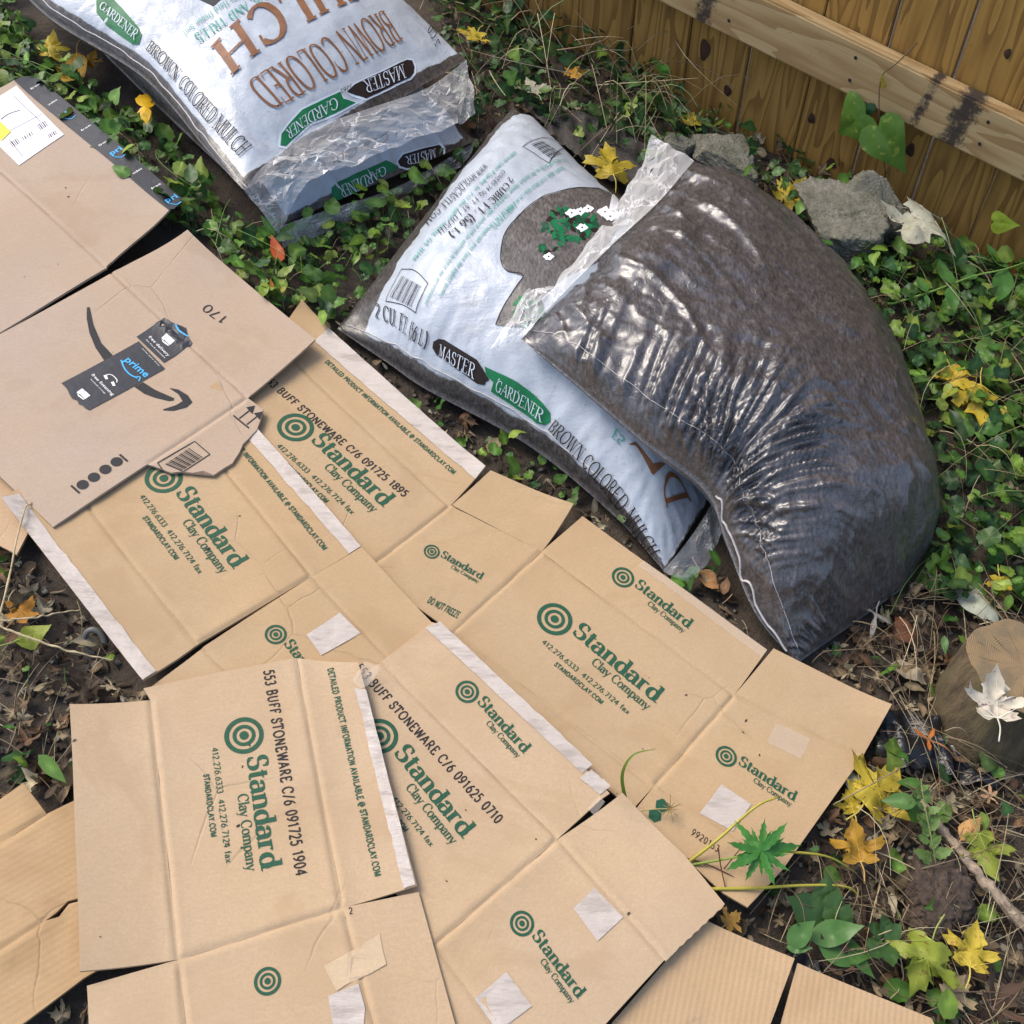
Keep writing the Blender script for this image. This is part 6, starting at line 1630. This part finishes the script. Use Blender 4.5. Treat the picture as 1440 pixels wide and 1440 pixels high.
def scatter(MBx, tmpl, X, rng, size, hgt, tilt, cols, stalk=None, lean=None):
    """copies of a leaf template at the points X"""
    for (x, y) in X:
        v, f = tmpl[rng.integers(len(tmpl))]
        s = rng.uniform(*size); yaw = rng.uniform(0, 6.283); R_ = Rm(yaw, rng.normal(0, tilt), rng.normal(0, tilt)); h = ground_h(x, y) + rng.uniform(*hgt)
        c = np.array(cols[rng.integers(len(cols))]) * rng.uniform(.75, 1.25)
        w = (v * s) @ R_.T + [x, y, h]
        w[:, 2] = np.maximum(w[:, 2], ground_h(x, y) + .002)
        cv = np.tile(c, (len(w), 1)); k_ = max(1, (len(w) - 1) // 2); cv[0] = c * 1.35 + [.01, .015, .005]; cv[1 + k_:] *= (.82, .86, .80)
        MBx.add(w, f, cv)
        if stalk is not None and h > .015:
            b = np.array([x + rng.normal(0, .012), y + rng.normal(0, .012), ground_h(x, y)]); e = w[0] * 0 + np.array([x, y, h]); m_ = (b + e) / 2 + [rng.normal(0, .004), rng.normal(0, .004), 0]
            tv, tf = tube(np.array([b, m_, e]), .0007, 3, False); stalk.add(tv, tf, c * .9 + .02)

ivyT = [leaf_grid(ivy_outline(19, .055), 2, cc, 0, .0, .12, k)[0:2] for k, cc in enumerate((.25, -.2, .4, .1))]
ovT = [leaf_grid(ovate_outline(w, 6), 2, .1, -.15, .15, .05, k) for k, w in enumerate((.26, .34, .2))]
toothT = [leaf_grid(ovate_outline(.34, 9, tooth=.04), 2, -.1, -.2, .1, .08, k) for k in range(2)]
heartT = [leaf_grid(heart_outline(), 2, -.1, -.1, .12, .05, k) for k in range(2)]
mapT = [leaf_grid(maple_outline(seed=k), 2, cc, .2, .0, .25, k) for k, cc in enumerate((.6, -.6, .9))]
GREENS = [tuple(q * k for q, k in zip(c_, (1.18, 1.05, .8))) for c_ in [(.15, .27, .05), (.12, .25, .06), (.19, .28, .06), (.09, .21, .045), (.035, .105, .026), (.050, .145, .032), (.075, .18, .040), (.028, .075, .030), (.065, .15, .050), (.10, .20, .045)]]
DARKG = [(.032, .085, .026), (.045, .11, .03), (.060, .12, .035), (.09, .14, .04)]
DRY = [(.20, .14, .085), (.12, .075, .045), (.28, .21, .13), (.075, .045, .030), (.36, .29, .19), (.16, .085, .045)]
R1 = [(-160, -60), (60, -10), (230, 150), (350, 300), (480, 460), (445, 500), (270, 350), (235, 320), (-160, 20)]
R2 = [(340, 300), (400, 345), (660, 230), (700, 175), (470, 470), (430, 480)]
R3 = [(560, -120), (960, -120), (935, 140), (1000, 185), (960, 235), (900, 260), (720, 160), (660, 215), (640, 100)]
R4 = [(1200, 380), (1235, 330), (1440, 395), (1600, 470), (1600, 900), (1440, 860), (1330, 850), (1290, 830), (1320, 640)]
R5 = [(470, 470), (600, 545), (745, 630), (860, 725), (935, 800), (1010, 770), (1060, 900), (820, 725), (690, 660)]
R6 = [(1130, 930), (1290, 820), (1440, 850), (1600, 880), (1600, 1560), (1200, 1560), (1300, 1430), (1000, 1290), (1250, 1000)]
R7 = [(-160, 690), (30, 770), (215, 975), (110, 1005), (110, 1120), (-160, 1220)]
R8 = [(60, 1420), (260, 1330), (260, 1480), (60, 1520)]
R9 = [(980, 150), (1200, 260), (1270, 330), (1330, 560), (1250, 560), (1150, 400), (1060, 290), (985, 200)]
ivy, stalks, weeds, litter, crumbs = MB(), MB(), MB(), MB(), MB()
r_ = np.random.default_rng(3)
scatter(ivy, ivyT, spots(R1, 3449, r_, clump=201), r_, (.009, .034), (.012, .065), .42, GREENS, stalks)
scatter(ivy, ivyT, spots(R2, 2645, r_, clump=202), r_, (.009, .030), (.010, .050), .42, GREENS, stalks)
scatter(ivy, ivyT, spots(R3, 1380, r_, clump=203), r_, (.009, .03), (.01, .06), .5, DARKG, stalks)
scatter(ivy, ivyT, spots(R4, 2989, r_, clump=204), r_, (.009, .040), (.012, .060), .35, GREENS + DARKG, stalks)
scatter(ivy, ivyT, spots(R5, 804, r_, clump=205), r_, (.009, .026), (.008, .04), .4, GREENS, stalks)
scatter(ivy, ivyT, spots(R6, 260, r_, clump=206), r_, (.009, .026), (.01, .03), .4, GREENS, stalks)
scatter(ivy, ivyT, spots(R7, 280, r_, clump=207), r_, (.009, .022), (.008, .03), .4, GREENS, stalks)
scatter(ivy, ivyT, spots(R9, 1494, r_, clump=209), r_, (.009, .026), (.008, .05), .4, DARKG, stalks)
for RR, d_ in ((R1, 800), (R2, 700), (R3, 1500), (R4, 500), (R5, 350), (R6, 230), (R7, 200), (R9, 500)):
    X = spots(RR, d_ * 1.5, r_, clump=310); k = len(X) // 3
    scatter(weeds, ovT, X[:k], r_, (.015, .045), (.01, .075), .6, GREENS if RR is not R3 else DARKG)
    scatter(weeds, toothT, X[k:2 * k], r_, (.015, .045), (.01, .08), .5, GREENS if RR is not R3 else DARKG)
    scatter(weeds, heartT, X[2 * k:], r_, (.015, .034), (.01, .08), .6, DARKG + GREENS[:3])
for RR, d_ in ((R1, 500), (R2, 600), (R3, 1200), (R4, 700), (R5, 1600), (R6, 2900), (R7, 2300), (R8, 1800), (R9, 1800)):
    X = spots(RR, d_, r_); k = len(X) // 2
    scatter(litter, ovT, X[:k], r_, (.010, .036), (.004, .018), .6, DRY)
    scatter(litter, mapT, X[k:], r_, (.008, .030), (.004, .018), .7, DRY)
# straw and dead stems
strawM = MB()
def straws(RR, d_, L, hh, cols, rad=(.0005, .0011), curve=.25):
    for (x, y) in spots(RR, d_, r_):
        a = r_.uniform(0, 6.283); l = r_.uniform(*L); g0 = ground_h(x, y); k = r_.normal(0, curve, 3)
        n = 6; u = np.linspace(-.5, .5, n); pts = np.stack([x + l * (u * math.cos(a) - k[0] * (u * u - .1) * math.sin(a)), y + l * (u * math.sin(a) + k[0] * (u * u - .1) * math.cos(a)), g0 + r_.uniform(.004, hh) + l * k[1] * .5 * u + hh * (.25 - u * u) * r_.uniform(0, 2)], 1)
        bl = blocked(pts[:, 0], pts[:, 1])
        if bl.any(): continue
        pts[:, 2] = np.maximum(pts[:, 2], g0 + .002)
        tv, tf = tube(pts, np.linspace(1, .5, n) * r_.uniform(*rad), 3, False); strawM.add(tv, tf, np.array(cols[r_.integers(len(cols))]) * r_.uniform(.7, 1.2))
STRAW = [(.40, .32, .19), (.30, .22, .12), (.22, .15, .09), (.46, .38, .24), (.14, .09, .06)]
straws(R6, 2400, (.03, .17), .045, STRAW); straws(R7, 1300, (.02, .10), .012, STRAW); straws(R8, 700, (.02, .08), .01, STRAW); straws(R4, 350, (.04, .14), .07, STRAW + [(.16, .22, .07)]); straws(R3, 650, (.05, .22), .12, STRAW + [(.16, .2, .08)], (.0006, .0016), .6)
straws(R1, 160, (.10, .28), .08, [(.14, .25, .06), (.2, .26, .08), (.12, .16, .05)], (.0007, .0013), .5); straws(R4, 160, (.10, .28), .08, [(.14, .25, .06), (.2, .26, .08), (.24, .2, .1)], (.0007, .0014), .5); straws(R1, 260, (.04, .12), .07, STRAW + [(.14, .25, .06), (.18, .28, .07)]); straws(R2, 300, (.03, .1), .05, STRAW + [(.14, .25, .06)]); straws(R5, 450, (.02, .07), .02, STRAW); straws(R9, 500, (.03, .09), .03, STRAW)
# soil crumbs and little stones
crT = []
for k in range(5):
    v, f = ico(1); rr = 1 + .35 * np.random.default_rng(k).normal(size=len(v)); crT.append((v * np.clip(rr, .5, 1.5)[:, None] * [1, .8, .6], f))
for RR, d_ in ((R5, 5000), (R6, 3800), (R7, 5500), (R8, 4000), (R9, 3500), (R3, 1000), (R4, 1200)):
    scatter(crumbs, crT, spots(RR, d_, r_), r_, (.0015, .0060), (-.001, .003), .8, [(.045, .032, .023), (.07, .05, .036), (.03, .02, .015), (.13, .105, .08), (.28, .25, .21)])
# bark chips in the litter
chT = []
for k in range(4):
    v, f = ico(1); chT.append((v * [.25, 1, .12] * (1 + .25 * np.random.default_rng(40 + k).normal(size=len(v)))[:, None], f))
for RR, d_ in ((R7, 1500), (R8, 1500), (R6, 1000), (R5, 800)): scatter(crumbs, chT, spots(RR, d_, r_), r_, (.005, .015), (.001, .006), .3, [(.09, .055, .035), (.14, .09, .055), (.05, .03, .02), (.2, .14, .09)])
# the yard goes on outside the picture
def around(d_):
    n_ = int(d_ * 3.6 * 3.1); q = r_.uniform((-1.8, -.2), (1.8, 2.9), (n_, 2))
    px_ = proj(np.column_stack([q, 0 * q[:, 0]])); inside = (px_[:, 0] > -120) & (px_[:, 0] < 1560) & (px_[:, 1] > -90) & (px_[:, 1] < 1530)
    q = q[~inside & ((q - FA) @ FN < -.02)]; return q[~blocked(q[:, 0], q[:, 1])]
scatter(ivy, ivyT, around(330), r_, (.012, .036), (.01, .05), .4, GREENS + DARKG); scatter(weeds, toothT, around(150), r_, (.015, .045), (.01, .07), .5, GREENS)
scatter(litter, mapT, around(260), r_, (.010, .034), (.004, .018), .7, DRY)
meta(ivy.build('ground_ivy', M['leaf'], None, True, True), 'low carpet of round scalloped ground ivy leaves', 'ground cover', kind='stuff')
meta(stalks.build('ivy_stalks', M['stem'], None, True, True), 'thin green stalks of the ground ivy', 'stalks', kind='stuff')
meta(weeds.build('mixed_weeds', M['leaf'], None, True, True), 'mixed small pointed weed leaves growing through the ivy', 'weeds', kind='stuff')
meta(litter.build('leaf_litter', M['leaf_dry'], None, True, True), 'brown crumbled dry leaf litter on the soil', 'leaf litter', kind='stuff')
meta(strawM.build('dead_grass', M['stem'], None, True, True), 'pale dead grass and thin stems tangled on the ground', 'dead grass', kind='stuff')
meta(crumbs.build('soil_crumbs', M['stem'], None, False, True), 'loose soil crumbs, bark chips and small stones', 'soil', kind='stuff')

# specks of soil and plant bits dropped on the cartons
specks = MB()
for bx_, key, poly, k in ((bA, 'm', [(10, 480), (150, 400), (330, 560), (90, 720)], 14), (bA, 'u', [(0, 270), (130, 375), (0, 450)], 8), (bA, 't', [(60, 230), (230, 310), (150, 370), (20, 250)], 7), (bD, 'm', [(225, 1000), (400, 940), (470, 1270), (260, 1330)], 12), (bD, 'fl', [(115, 1010), (205, 1000), (235, 1340), (130, 1360)], 7), (bE, 'm', [(560, 970), (770, 1180), (620, 1300)], 9), (bE, 'sr', [(800, 1185), (870, 1130), (1000, 1270), (930, 1340)], 8), (bC, 'p3', [(780, 800), (1000, 980), (920, 1080), (660, 890)], 10), (bC, 'p4', [(1040, 990), (1200, 1065), (1100, 1200), (940, 1105)], 12), (bB, 'm', [(150, 720), (320, 680), (420, 810), (280, 890)], 8)):
    w = bx_.xy(poly); zf = bx_.pan[key][0]; c = w.mean(0)
    for _ in range(max(2, k // 3)):
        q = c + (w[r_.integers(len(w))] - c) * r_.uniform(0, .95) + r_.normal(0, .01, 2); v, f = crT[r_.integers(5)]
        v = v * r_.uniform(.0006, .0017) * [1, r_.choice([1, 1, 2.6]), .7]; v = rotz(v, r_.uniform(0, 6.28)); v = v + [q[0], q[1], float(zf(q[0], q[1])) + .0008]
        specks.add(v, f, np.array([(.03, .02, .014), (.07, .045, .03), (.16, .11, .06)][r_.integers(3)]))
meta(specks.build('soil_specks', M['stem'], None, False, True), 'specks of soil and plant bits lying on the cardboard', 'soil', kind='stuff')
